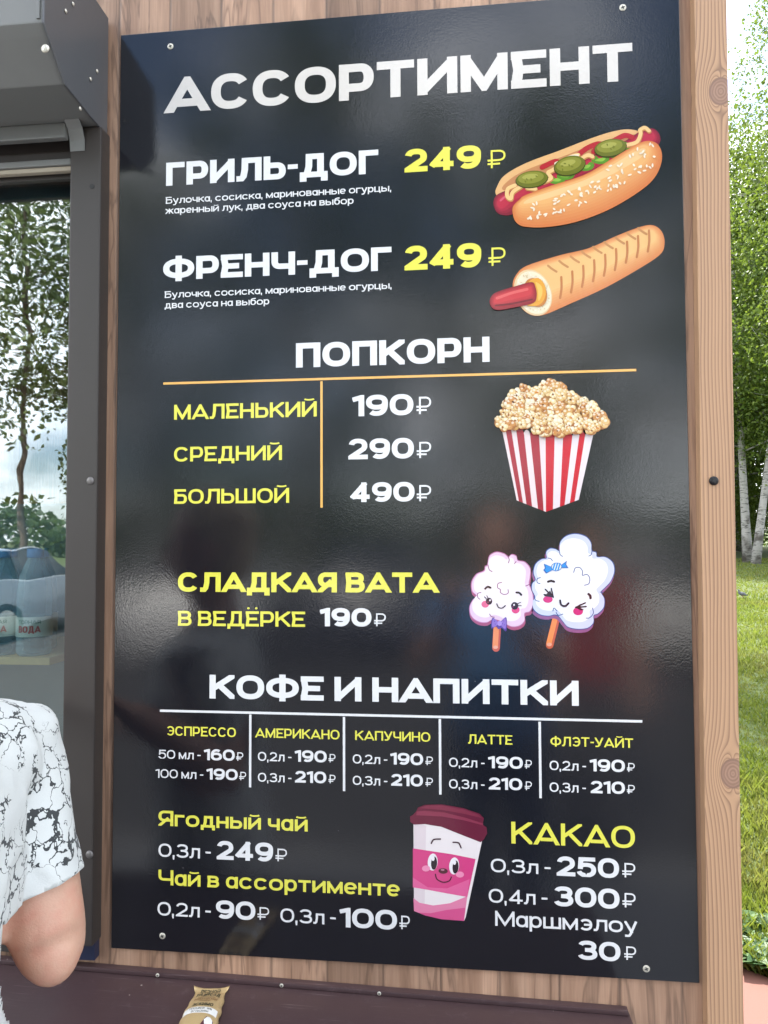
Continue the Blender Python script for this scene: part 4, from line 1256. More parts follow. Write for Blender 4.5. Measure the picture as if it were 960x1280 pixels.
def make_bottle():
    t = empty('water_bottle', (0, 0, 0))
    r = 0.0315
    pr = [(.0005, .002), (r * .85, 0), (r, .006)]
    for k in range(9):
        z = .012 + k * .0095
        pr += [(r, z), (r * .965, z + .0035), (r * .965, z + .006), (r, z + .0085)]
    pr += [(r, .100), (r * .97, .125), (r * .84, .150), (r * .58, .170), (.0135, .180), (.0130, .188)]
    link('bottle_body', lathe(pr, 26), M['bottle'], t, True)
    link('bottle_cap', lathe([(.0148, .183), (.0150, .186), (.0150, .199), (.0135, .2005), (.0005, .2006)], 24), M['cap'], t, True)
    v, f = [], []
    for k in range(33):
        a = math.radians(-180 + k * 360 / 32)
        for z in (.036, .073): v.append((math.sin(a) * (r + .0006), -math.cos(a) * (r + .0006), z))
    f = [(2 * k, 2 * k + 2, 2 * k + 3, 2 * k + 1) for k in range(32)]
    lb = link('label', mesh_py(v, f), M['label'], t, True)
    for s, z0, h, w, mt in (('ГОРНАЯ', .0605, .0068, .17, 'label_green'), ('ВОДА', .0445, .0122, .22, 'label_red')):
        V_, F_ = text_shape(s, .040 / h, w)
        q = []
        for x, y in V_:
            a = (x * h - .020) / r
            q.append((math.sin(a) * (r + .0010), -math.cos(a) * (r + .0010), z0 + y * h))
        link('label_lettering', mesh_py(q, F_), M[mt], lb)
    return t
proto_bottle = make_bottle()
first_x = on_y(43, 780, 0.175).x
places = []
for row in range(2):
    for k in range(6):
        places.append((first_x - k * 0.0665 - (0.03 if row else 0), 0.175 + row * 0.068, row, k))
labels_front = ['clear blue water bottle with white label at the right end of the front shelf row',
                'clear water bottle second from the right in the front shelf row',
                'clear water bottle third from the right in the front shelf row',
                'clear water bottle fourth from the right in the front shelf row',
                'clear water bottle fifth from the right in the front shelf row',
                'clear water bottle sixth from the right in the front shelf row']
for i, (x, y, row, k) in enumerate(places):
    o = proto_bottle if i == 0 else copy_tree(proto_bottle)
    o.location = (x, y, shz)
    o.rotation_euler = (0, 0, R.uniform(-0.12, 0.12) + 0.30)
    lab = labels_front[k] if row == 0 else labels_front[k].replace('with white label ', '').replace('front shelf row', 'back row, behind other bottles')
    tag(o, lab, 'bottle', 'water bottles on the shelf behind the window')

# ------------------------------------------------------------------ ice cream bar in its wrapper, on the counter
ice = empty('wrapped_ice_cream', (0.18, -0.12, 0.925), 'gold wrapped ice cream bar lying on the dark counter', 'ice cream')
ia, ib = Vector((0.1765, -0.030)), Vector((0.199, -0.205))      # far seal, near seal
idir = (ib - ia).normalized(); ilen = (ib - ia).length
iper = Vector((idir.y, -idir.x)) * -1
if iper.x < 0: iper = -iper
def top_z(x): return 0.926 - 0.018 * x + 0.0006
def half_w(t):
    d = min(t, 1 - t) * ilen
    if d < 0.010: return 0.0275 - 0.0055 * (d / 0.010)
    if d < 0.020: return 0.0220 + 0.0020 * ((d - .010) / .010)
    return 0.0240 + 0.0030 * min(1, (d - .02) / .05)
def thick(t):
    d = min(t, 1 - t) * ilen
    if d < 0.007: return 0.0012
    e = min(1, (d - .007) / .075)
    return 0.0012 + 0.0190 * (1 - (1 - e) ** 1.6)
def wrap_pt(s, t, lift=0.0, under=False):
    """s in -1..1 across, t in 0..1 from the far seal"""
    hw = half_w(t) * (1 + 0.03 * math.sin(t * 41) * (1 if abs(s) > .9 else 0))
    prof_ = (1 - abs(s) ** 2.6) ** 0.62
    p = ia + idir * (t * ilen) + iper * (s * hw)
    base = top_z(p.x)
    h = thick(t)
    d = min(t, 1 - t) * ilen
    wr = 0.0011 * math.sin(s * 13 + t * 9) * math.exp(-((d - .020) / .012) ** 2) * (1 - abs(s) ** 3)
    flare = (0.0050 * abs(s) ** 3 * math.exp(-d / .007)) + .0018 * math.exp(-d / .008)
    z = base + flare + (0.28 * h * (1 - prof_) if under else 0.28 * h + 0.72 * h * prof_ + wr) + lift
    return (p.x, p.y, z)
NS, NTt = 28, 90
v, f = [], []
for j in range(NTt + 1):
    for i in range(NS + 1): v.append(wrap_pt(-1 + 2 * i / NS, j / NTt))
    for i in range(1, NS): v.append(wrap_pt(1 - 2 * i / NS, j / NTt, 0, True))
ring = NS + 1 + NS - 1
for j in range(NTt):
    for i in range(ring):
        i2 = (i + 1) % ring
        f.append((j * ring + i, j * ring + i2, (j + 1) * ring + i2, (j + 1) * ring + i))
f += [tuple(range(ring))[::-1], tuple(NTt * ring + i for i in range(ring))]
bm = bmesh.new(); bm.from_mesh(mesh_py(v, f)); bmesh.ops.recalc_face_normals(bm, faces=list(bm.faces))
t = NT('gold_wrapper')
vv = t.obj()
t.p(Base_Color=t.mix(t.noise(vv, 25, 3), (0.47, 0.33, 0.155), (0.56, 0.41, 0.21)), Roughness=0.36, Metallic=0.25, Normal=t.bump(t.noise(vv, 130, 3, 0.6), 0.35, 0.002))
wrapper = link('wrapper', bm_mesh(bm), t.mat, ice, True)
def on_wrap(name, polys_uv, mat, lift):
    """shapes in millimetres: x across from the middle, y along from the far seal"""
    V_, F_ = polys_uv
    vs, fs = V_, F_
    me = mesh_py([(a[0], a[1], 0) for a in vs], fs)
    b = bmesh.new(); b.from_mesh(me)
    big = [e for e in b.edges if e.calc_length() > 2.2]
    for _ in range(3):
        big = [e for e in b.edges if e.calc_length() > 2.2]
        if not big: break
        bmesh.ops.subdivide_edges(b, edges=big, cuts=1)
        bmesh.ops.triangulate(b, faces=list(b.faces))
    for q in b.verts:
        tt = max(0.0, min(1.0, q.co.y * 1.62 / 1000 / ilen))
        ss = max(-1, min(1, q.co.x / 1000 / half_w(tt)))
        q.co = Vector(wrap_pt(ss, tt, lift))
    return link(name, bm_mesh(b), mat, wrapper)
def wrap_text(s, y, h, width, w, mat, lift=.0004, cx=0.0, bend=0.0):
    V_, F_ = text_shape(s, width / h, w)
    q = [(cx - width / 2 + a * h, y - b_ * h + bend * ((cx - width / 2 + a * h) / 20) ** 2) for a, b_ in V_]
    on_wrap('wrapper_lettering', (q, F_), mat, lift)
dk = plain('wrapper_dark_ink', (0.035, 0.04, 0.022), 0.4); br = plain('wrapper_brown_ink', (0.22, 0.11, 0.04), 0.4)
wh = plain('wrapper_white_ink', (0.72, 0.71, 0.68), 0.4); pl = plain('wrapper_plum_ink', (0.075, 0.016, 0.03), 0.3)
wrap_text('РЕЗНОЙ', 7.5, 5.2, 29, .2, dk)
wrap_text('ПАЛИСАД', 17.5, 7.6, 35, .17, dk)
def rect(x0, x1, y0, y1, n=10):
    xs = [x0 + (x1 - x0) * k / n for k in range(n + 1)]
    V_ = [(x, y0) for x in xs] + [(x, y1) for x in xs]
    return V_, [(k, k + 1, n + 2 + k, n + 1 + k) for k in range(n)]
on_wrap('printed_rule', rect(-13, 13, 21.0, 21.7), br, .0004)
wrap_text('ВОЛОГОДСКИЙ', 27.5, 4.2, 33, .15, br)
wrap_text('ПЛОМБИР', 31.5, 2.6, 16, .16, br)
wrap_text('ЭСКИМО', 40.0, 5.6, 30, .2, dk)
on_wrap('printed_band', rect(-23.5, 23.5, 42.5, 51.5, 16), wh, .0003)
wrap_text('ПЛОМБИР  15%', 46.4, 2.7, 32, .18, dk, .0006)
wrap_text('В ГЛАЗУРИ', 50.6, 2.6, 24, .18, dk, .0006)
hexq = lambda pts: union([[Vector(p) for p in pts]])
on_wrap('printed_bar', hexq([(1, 76), (12, 55), (22, 58), (23, 80), (14, 92), (-2, 90)]), pl, .0003)
on_wrap('printed_bite', hexq([(10, 60), (13, 56), (17, 55.5), (21, 58), (22, 64), (18, 66), (15, 64), (12, 65)]), wh, .0007)

# ------------------------------------------------------------------ people
def noise_pt(p, s, seed=0.0):
    from mathutils import noise as mn
    return mn.noise(Vector((p.x * s + seed, p.y * s, p.z * s)))
def skin_material():
    t = NT('skin')
    v = t.n('ShaderNodeNewGeometry').outputs['Position']
    a = t.noise(v, 14, 4, 0.6)
    b = t.noise(v, 420, 3, 0.6)
    c = t.mix(a, (0.47, 0.265, 0.185), (0.55, 0.325, 0.235))
    c = t.mix(t.m('MULTIPLY', t.m('SUBTRACT', t.noise(v, 24, 4, .65), .47, clamp=True), 3.0, clamp=True), c, (0.50, 0.215, 0.155))
    c = t.mix(t.m('MULTIPLY', t.m('SUBTRACT', t.noise(v, 160, 3, .6), .55, clamp=True), 1.2, clamp=True), c, (0.36, 0.19, 0.13))
    t.p(Base_Color=c, Roughness=0.48, Normal=t.bump(t.m('ADD', b, t.m('MULTIPLY', t.noise(v, 90, 3, .6), .8)), 0.3, 0.0012))
    t.b.inputs['Subsurface Weight'].default_value = 0.12
    t.b.inputs['Subsurface Radius'].default_value = (0.012, 0.005, 0.003)
    t.b.inputs['Subsurface Scale'].default_value = 0.6
    return t.mat
M['skin'] = skin_material()
def crack_shirt():
    t = NT('white_shirt_black_cracks')
    v = t.n('ShaderNodeNewGeometry').outputs['Position']
    dn = t.n('ShaderNodeTexNoise', {'Vector': v, 'Scale': 26.0, 'Detail': 4.0, 'Roughness': 0.6}).outputs['Color']
    w = t.n('ShaderNodeVectorMath', {0: t.n('ShaderNodeVectorMath', {0: dn, 1: (0.5, 0.5, 0.5)}, operation='SUBTRACT').outputs[0], 1: (0.075, 0.075, 0.075)}, operation='MULTIPLY').outputs[0]
    pv = t.n('ShaderNodeVectorMath', {0: v, 1: w}, operation='ADD').outputs[0]
    vo = t.n('ShaderNodeTexVoronoi', {'Vector': pv, 'Scale': 34.0}, feature='DISTANCE_TO_EDGE').outputs['Distance']
    big = t.noise(v, 9.0, 2, 0.5)
    thk = t.m('MULTIPLY', t.m('POWER', t.m('MULTIPLY', t.noise(v, 38, 2, 0.5), 1.25), 5.0), 0.26)
    msk = t.m('MULTIPLY', t.m('SUBTRACT', big, 0.45, clamp=True), 12.0, clamp=True)
    thk = t.m('MULTIPLY', t.m('ADD', t.m('MULTIPLY', thk, 0.95), 0.021), msk)
    ln = t.m('MULTIPLY', t.m('SUBTRACT', thk, vo, clamp=True), 90.0, clamp=True)
    cl = t.noise(v, 700, 2, 0.5)
    base = t.mix(cl, (0.50, 0.52, 0.51), (0.57, 0.585, 0.57))
    t.p(Base_Color=t.mix(ln, base, (0.03, 0.034, 0.036)), Roughness=0.85, Normal=t.bump(cl, 0.25, 0.0008))
    t.b.inputs['Sheen Weight'].default_value = 0.15
    return t.mat
def fabric(name, col):
    t = NT(name)
    v = t.n('ShaderNodeNewGeometry').outputs['Position']
    cl = t.noise(v, 500, 2, 0.5); a = t.noise(v, 6, 4, 0.6)
    t.p(Base_Color=t.mix(a, tuple(x * .85 for x in col), tuple(x * 1.12 for x in col)), Roughness=0.9, Normal=t.bump(cl, 0.3, 0.001))
    return t.mat
def remesh(me, vox, smooth_it=4, noise_amp=0.0, noise_s=8.0, seed=0.0):
    me = evaluated(me, [('REMESH', dict(mode='VOXEL', voxel_size=vox))])
    me = evaluated(me, [('SMOOTH', dict(factor=0.5, iterations=smooth_it))])
    if noise_amp:
        nr = [Vector(q.normal) for q in me.vertices]
        for q, n_ in zip(me.vertices, nr):
            k = noise_pt(q.co, noise_s, seed) + 0.5 * noise_pt(q.co, noise_s * 2.3, seed + 4)
            fo = abs(noise_pt(Vector((q.co.x * 2.2 + q.co.z * 1.1, q.co.y * 2.2 + q.co.z * .8, q.co.z * .55)), noise_s * .85, seed + 9))
            q.co = q.co + n_ * (k * noise_amp + (max(0, .16 - fo) * 6.0 * noise_amp if noise_amp < .005 else 0))
    return me
def cut(me, planes):
    b = bmesh.new(); b.from_mesh(me)
    for co, no in planes:
        bmesh.ops.bisect_plane(b, geom=list(b.verts) + list(b.edges) + list(b.faces), plane_co=co, plane_no=no, clear_outer=True)
    return bm_mesh(b)
def lerp(a, b, t): return a + (b - a) * t
def build_person(base, facing, height, arms, shirt_mat, trouser_mat, hair_mat, label, vox=0.011, sleeve=0.62, short_sleeve=True, head_turn=0.0, shoulder_half=0.185, slim=1.0, cap_mat=None):
    """base: ground point; facing: unit vector; arms: {'r': (shoulder, elbow, wrist), 'l': ...} in world space"""
    f = Vector((facing[0], facing[1], 0)).normalized()
    r = f.cross(Vector((0, 0, 1)))
    up = Vector((0, 0, 1))
    k = height / 1.75
    B = Vector(base)
    root = empty('person', B, label, 'person')
    def pt(x, y, z): return B + r * (x * k) + f * (y * k) + up * (z * k)
    hf = (Vector((math.cos(head_turn), 0, 0)) * 0 + (f * math.cos(head_turn) + r * math.sin(head_turn))).normalized()
    hr = hf.cross(up)
    def hp(x, y, z): return B + hr * (x * k) + hf * (y * k) + up * (z * k)
    def torso(g):
        s_ = slim
        return tube([pt(0, 0, .84), pt(0, 0, .93), pt(0, .005, 1.04), pt(0, .012, 1.16), pt(0, .015, 1.28), pt(0, .005, 1.38), pt(0, -.005, 1.445), pt(0, -.008, 1.475)],
                    [(a * s_ * k + g, b * s_ * k + g) for a, b in ((.150, .108), (.168, .118), (.150, .105), (.156, .110), (.172, .118), (.172, .105), (.120, .080), (.066, .062))], 28, flat=r)
    def arm_pts(side):
        S_, E_, W_ = (Vector(q) for q in arms[side])
        ch = pt(.11 if side == 'r' else -.11, -.005, 1.395)
        return ch, S_, E_, W_
    def arm_tube(side, g=0.0, stop=1.0, forearm=True):
        ch, S_, E_, W_ = arm_pts(side)
        pts = [ch, S_, lerp(S_, E_, .3), lerp(S_, E_, .65), lerp(S_, E_, .9)]
        rd = [.062, .060, .053, .048, .0445]
        if forearm:
            mid = (lerp(S_, E_, .9) + lerp(E_, W_, .1)) / 2
            pts += [lerp(mid, E_, .75), lerp(E_, W_, .12), lerp(E_, W_, .35), lerp(E_, W_, .7), W_]
            rd += [.0415, .043, .044, .034, .027]
        return tube(pts, [q * k * slim + g for q in rd], 20)
    body = Merge()
    body.add(torso(0.0))
    for side in 'rl':
        body.add(arm_tube(side))
        ch, S_, E_, W_ = arm_pts(side)
        oc = (E_ - (S_ + W_) / 2).normalized()
        body.add(tube([E_ - oc * .01 * k, E_ + oc * .016 * k, E_ + oc * .034 * k, E_ + oc * .041 * k], [.040 * k, .034 * k, .021 * k, .009 * k], 14))
        d = (W_ - E_).normalized()
        sidev = d.cross(up)
        sidev = (sidev.normalized() if sidev.length > .2 else r.copy()) * (1 if side == 'r' else -1)
        nrm = sidev.cross(d).normalized()
        palm = [W_, W_ + d * .03 * k, W_ + d * .085 * k]
        body.add(tube(palm, [(.026 * k, .018 * k), (.036 * k, .016 * k), (.042 * k, .013 * k)], 14, flat=sidev))
        for q, (off, ln) in enumerate(((-.030, .066), (-.010, .078), (.011, .073), (.030, .056))):
            b0 = W_ + d * .078 * k + sidev * off * k
            b1 = b0 + d * ln * .5 * k - nrm * .008 * k
            b2 = b1 + d * ln * .42 * k - nrm * .028 * k
            body.add(tube([b0, b1, b2], [.0092 * k, .0085 * k, .0066 * k], 8))
        t0 = W_ + d * .025 * k - sidev * .028 * k
        body.add(tube([t0, t0 + d * .03 * k - sidev * .022 * k - nrm * .01 * k, t0 + d * .062 * k - sidev * .026 * k - nrm * .026 * k], [.013 * k, .0105 * k, .0078 * k], 8))
    for sx in (1, -1):
        body.add(tube([pt(.085 * sx, 0, .90), pt(.095 * sx, 0, .78), pt(.098 * sx, .01, .62), pt(.095 * sx, .012, .49), pt(.095 * sx, -.012, .36), pt(.095 * sx, -.02, .22), pt(.095 * sx, -.02, .09), pt(.095 * sx, -.02, .05)],
                      [q * k for q in (.088, .086, .070, .055, .056, .046, .036, .038)], 18))
        body.add(tube([pt(.095 * sx, -.06, .038), pt(.098 * sx, 0, .045), pt(.105 * sx, .08, .034), pt(.112 * sx, .17, .024), pt(.114 * sx, .195, .022)],
                      [(q * k, z * k) for q, z in ((.03, .034), (.038, .042), (.042, .03), (.042, .02), (.026, .012))], 16, flat=r))
    # neck and head
    body.add(tube([pt(0, -.01, 1.43), pt(0, .0, 1.50), hp(0, .012, 1.56)], [.060 * k, .054 * k, .054 * k], 18))
    body.add(tube([hp(0, .028, 1.515), hp(0, .030, 1.535), hp(0, .022, 1.575), hp(0, .010, 1.63), hp(0, .004, 1.68), hp(0, .0, 1.72), hp(0, -.004, 1.745), hp(0, -.006, 1.753)],
                  [(a * k, b * k) for a, b in ((.020, .035), (.043, .062), (.062, .086), (.074, .096), (.076, .098), (.062, .080), (.036, .046), (.012, .016))], 26, flat=hr))
    body.add(tube([hp(0, .095, 1.655), hp(0, .112, 1.628), hp(0, .124, 1.606), hp(0, .104, 1.596)], [.010 * k, .013 * k, .017 * k, .012 * k], 10))
    body.add(tube([hp(-.024, .092, 1.567), hp(0, .101, 1.569), hp(.024, .092, 1.567)], [.007 * k, .0105 * k, .007 * k], 8))
    for sx in (1, -1):
        body.add(tube([hp(.074 * sx, -.002, 1.598), hp(.084 * sx, -.008, 1.618), hp(.085 * sx, -.012, 1.642), hp(.076 * sx, -.006, 1.655)], [(.006 * k, .012 * k), (.007 * k, .018 * k), (.007 * k, .020 * k), (.006 * k, .011 * k)], 10, flat=hr))
    me = remesh(body.mesh(), vox, 3)
    link('body', me, M['skin'], root, True)
    for sx in (1, -1):
        e = hp(.031 * sx, .083, 1.634)
        eye = link('eye', lathe([(.0005, -.011 * k), (.006 * k, -.009 * k), (.0105 * k, -.003 * k), (.0105 * k, .003 * k), (.006 * k, .009 * k), (.0005, .011 * k)], 14, 'Z', tuple(e)), plain('eye_white', (.7, .68, .66), .2), root, True)
        p_ = e + hf * .0095 * k
        link('iris', lathe([(.0005, -.004 * k), (.004 * k, -.002 * k), (.004 * k, .002 * k), (.0005, .004 * k)], 12, 'Z', tuple(p_)), plain('iris', (.05, .035, .02), .2), eye, True)
        link('eyebrow', mesh_py(*tube([hp(.014 * sx, .101, 1.655), hp(.032 * sx, .097, 1.661), hp(.050 * sx, .084, 1.656)], [.0035 * k, .0045 * k, .003 * k], 8)), hair_mat, root, True)
    # hair
    hm = Merge().add(tube([hp(0, -.045, 1.55), hp(0, -.032, 1.60), hp(0, -.020, 1.65), hp(0, -.010, 1.70), hp(0, -.006, 1.745), hp(0, -.006, 1.772), hp(0, -.006, 1.779)],
                          [(a * k, b * k) for a, b in ((.052, .040), (.072, .066), (.083, .088), (.082, .098), (.060, .075), (.026, .034), (.006, .008))], 26, flat=hr))
    hme = remesh(hm.mesh(), .009, 2, .006, 30)
    link('hair', hme, hair_mat, root, True)
    # shirt: torso and sleeves, opened at waist, neck and cuffs
    sh = Merge().add(torso(.014 * k))
    planes = []
    for side in 'rl':
        ch, S_, E_, W_ = arm_pts(side)
        d = (E_ - S_).normalized()
        end = lerp(S_, E_, sleeve)
        pts = [ch, lerp(ch, S_, .6), S_, lerp(S_, E_, .25), lerp(S_, E_, .45), end + d * .05]
        rd = [.072, .070, .065, .059, .053, .0485]
        sh.add(tube(pts, [q * k * slim for q in rd], 24))
    sme = remesh(sh.mesh(), min(vox, .008), 5, .0035, 9.0, 2.0)
    b = bmesh.new(); b.from_mesh(sme)
    def bis(co, no, keep):
        geo = [q for q in b.verts if keep(q.co)]
        es = [q for q in b.edges if any(x in gs for x in q.verts)] if False else None
    for side in 'rl':
        ch, S_, E_, W_ = arm_pts(side)
        d = (E_ - S_).normalized()
        end = lerp(S_, E_, sleeve)
        near = lambda c: (c - end).length < .13 * k and (c - E_).length < (S_ - E_).length * (1 - sleeve) + .12
        fs = [q for q in b.faces if near(q.calc_center_median())]
        ge = set(fs)
        for q in fs: ge.update(q.edges); ge.update(q.verts)
        bmesh.ops.bisect_plane(b, geom=list(ge), plane_co=end, plane_no=d, clear_outer=True)
    for co, no in ((pt(0, 0, .885), -up), (pt(0, .03, 1.462), (up + f * .45).normalized())):
        bmesh.ops.bisect_plane(b, geom=list(b.verts) + list(b.edges) + list(b.faces), plane_co=co, plane_no=no, clear_outer=True)
    sme = bm_mesh(b)
    sme = evaluated(sme, [('SOLIDIFY', dict(thickness=.0028, offset=1.0))])
    link('t_shirt', sme, shirt_mat, root, True)
    tr_ = Merge()
    tr_.add(tube([pt(0, 0, .80), pt(0, 0, .88), pt(0, 0, .95)], [(.165 * k, .122 * k), (.176 * k, .126 * k), (.166 * k, .120 * k)], 26, flat=r))
    for sx in (1, -1):
        tr_.add(tube([pt(.085 * sx, 0, .90), pt(.097 * sx, 0, .76), pt(.098 * sx, .01, .62), pt(.097 * sx, .01, .48), pt(.096 * sx, -.012, .30), pt(.096 * sx, -.02, .08)],
                     [q * k for q in (.094, .096, .083, .072, .064, .058)], 20))
    tme = remesh(tr_.mesh(), .011, 4, .004, 9, 6)
    link('trousers', tme, trouser_mat, root, True)
    for sx in (1, -1):
        sm = Merge().add(tube([pt(.095 * sx, -.075, .040), pt(.098 * sx, 0, .052), pt(.105 * sx, .08, .040), pt(.113 * sx, .18, .028), pt(.115 * sx, .208, .026)],
                              [(q * k, z * k) for q, z in ((.036, .038), (.044, .050), (.048, .037), (.046, .026), (.028, .016))], 18, flat=r))
        link('shoe', sm.mesh(), plain('shoe', (.05, .05, .055), .6), root, True)
    return root
hair_d = fabric('brown_hair', (0.10, 0.065, 0.04)); hair_l = fabric('fair_hair', (0.55, 0.44, 0.30))
jeans = fabric('denim', (0.035, 0.055, 0.10)); grey_tr = fabric('grey_trousers', (0.10, 0.10, 0.105))
# the customer whose arm is in frame: right shoulder towards the wall, facing along it
rs = at_depth(6, 934, .86); re = at_depth(63, 1184, .83)
fdir = Vector((-0.97, 0.12, 0.0)).normalized()
rv = fdir.cross(Vector((0, 0, 1)))
ctr = rs - rv * .19
hgt = rs.z / 1.395 * 1.75 * .995
cust_base = (ctr.x - fdir.x * 0.0, ctr.y, 0.0)
ls = ctr - rv * .19; ls.z = rs.z
rw = re + Vector((-.13, .16, .15))
le = ls + Vector((-.02, -.07, -.30)); lw_ = le + Vector((-.22, .06, .06))
build_person(cust_base, fdir, hgt, {'r': (rs, re, rw), 'l': (ls, le, lw_)}, crack_shirt(), grey_tr, hair_l,
             'person in a white T-shirt with black crack print, one bent elbow beside the counter', vox=.0065, sleeve=.70, slim=1.0)
# the photographer, standing behind the camera and mirrored in the board
build_person((0.70, -1.66, 0.0), (-0.08, 1, 0), 1.72, {'r': ((0.86, -1.63, 1.40), (0.90, -1.50, 1.15), (0.72, -1.29, 1.36)), 'l': ((0.50, -1.65, 1.40), (0.42, -1.52, 1.15), (0.50, -1.29, 1.36))},
             fabric('blue_cotton', (0.07, 0.20, 0.42)), jeans, hair_d, 'person in a blue T-shirt with both hands raised, facing the menu board', vox=.012, sleeve=.55)
build_person((1.25, -2.9, 0.0), (-0.3, 1, 0), 1.68, {'r': ((1.42, -2.82, 1.37), (1.47, -2.80, 1.08), (1.44, -2.66, .86)), 'l': ((1.08, -2.93, 1.37), (1.02, -2.93, 1.08), (1.0, -2.80, .86))},
             fabric('red_cotton', (0.32, 0.03, 0.03)), grey_tr, hair_d, 'person in a red T-shirt with lowered arms, waiting farther back from the board', vox=.013, sleeve=.55)

# ------------------------------------------------------------------ trees
def leaf_material(name, c0, c1, trans=0.4, patch=None):
    t = NT(name)
    t.t.nodes.remove(t.b)
    g = t.n('ShaderNodeNewGeometry')
    c = t.mix(g.outputs['Random Per Island'], c0, c1)
    if patch: c = t.mix(t.m('MULTIPLY', t.m('SUBTRACT', t.noise(g.outputs['Position'], 1.7, 4, .65), .46, clamp=True), 5.0, clamp=True), c, patch)
    df = t.n('ShaderNodeBsdfPrincipled', {'Base Color': c, 'Roughness': 0.5})
    df.inputs['Specular IOR Level'].default_value = 0.35
    tl_ = t.n('ShaderNodeBsdfTranslucent', {'Color': t.mix(0.5, c, (0.16, 0.22, 0.02))})
    ms = t.n('ShaderNodeMixShader', {0: trans})
    t.t.links.new(df.outputs[0], ms.inputs[1]); t.t.links.new(tl_.outputs[0], ms.inputs[2])
    t.t.links.new(ms.outputs[0], t.out.inputs['Surface'])
    return t.mat
M['birch_leaf'] = leaf_material('birch_leaf', (0.055, 0.105, 0.016), (0.145, 0.195, 0.03), 0.45)
M['dark_leaf'] = leaf_material('dark_leaf', (0.025, 0.06, 0.015), (0.06, 0.105, 0.022), 0.42)
M['needle'] = leaf_material('pine_needle', (0.09, 0.14, 0.05), (0.20, 0.25, 0.09), 0.35)
def birch_bark():
    t = NT('birch_bark')
    v = t.n('ShaderNodeNewGeometry').outputs['Position']
    a = t.noise(t.mapped(v, (5, 5, 22)), 1.0, 4, 0.65)
    b = t.noise(t.mapped(v, (2, 2, 2.2)), 1.0, 3, 0.6)
    z = t.xyz(v)[2]
    low = t.m('SUBTRACT', 1.0, t.m('MULTIPLY', t.m('SUBTRACT', z, 1.0), 0.5), clamp=True)
    c = t.mix(t.m('MULTIPLY', t.m('SUBTRACT', a, 0.53, clamp=True), 9.0, clamp=True), (0.30, 0.285, 0.265), (0.045, 0.04, 0.036))
    c = t.mix(t.m('MULTIPLY', t.m('SUBTRACT', t.m('ADD', b, t.m('MULTIPLY', low, 0.14)), 0.58, clamp=True), 7.0, clamp=True), c, (0.07, 0.06, 0.05))
    t.p(Base_Color=c, Roughness=0.8, Normal=t.bump(a, 0.5, 0.01))
    return t.mat
M['birch_bark'] = birch_bark()
M['bark'] = plain('brown_bark', (0.11, 0.08, 0.06), 0.85, 0, 0.35, 14, 0.6)
def leaf_mesh(cent, size, seed, droop=0.3, asp=0.62):
    """one small kite per leaf, random turn"""
    rg = np.random.default_rng(seed)
    n = len(cent)
    a = rg.normal(size=(n, 3)); a[:, 2] -= droop * 1.2
    a /= np.linalg.norm(a, axis=1, keepdims=True)
    b = rg.normal(size=(n, 3))
    b -= a * (a * b).sum(1, keepdims=True)
    b /= np.linalg.norm(b, axis=1, keepdims=True)
    s = size * rg.uniform(.6, 1.25, (n, 1))
    p0 = cent; p2 = cent + a * s
    mid = cent + a * s * .45
    nn = np.cross(a, b)
    p1 = mid + b * s * asp * .5 + nn * s * .10; p3 = mid - b * s * asp * .5 + nn * s * .10
    V_ = np.stack([p0, p1, p2, p3], 1).reshape(-1, 3)
    me = bpy.data.meshes.new('leaves')
    me.vertices.add(4 * n); me.vertices.foreach_set('co', V_.astype(np.float32).ravel())
    me.loops.add(4 * n); me.loops.foreach_set('vertex_index', np.arange(4 * n, dtype=np.int32))
    me.polygons.add(n); me.polygons.foreach_set('loop_start', np.arange(0, 4 * n, 4, dtype=np.int32))
    me.update(calc_edges=True)
    me.validate()
    return me
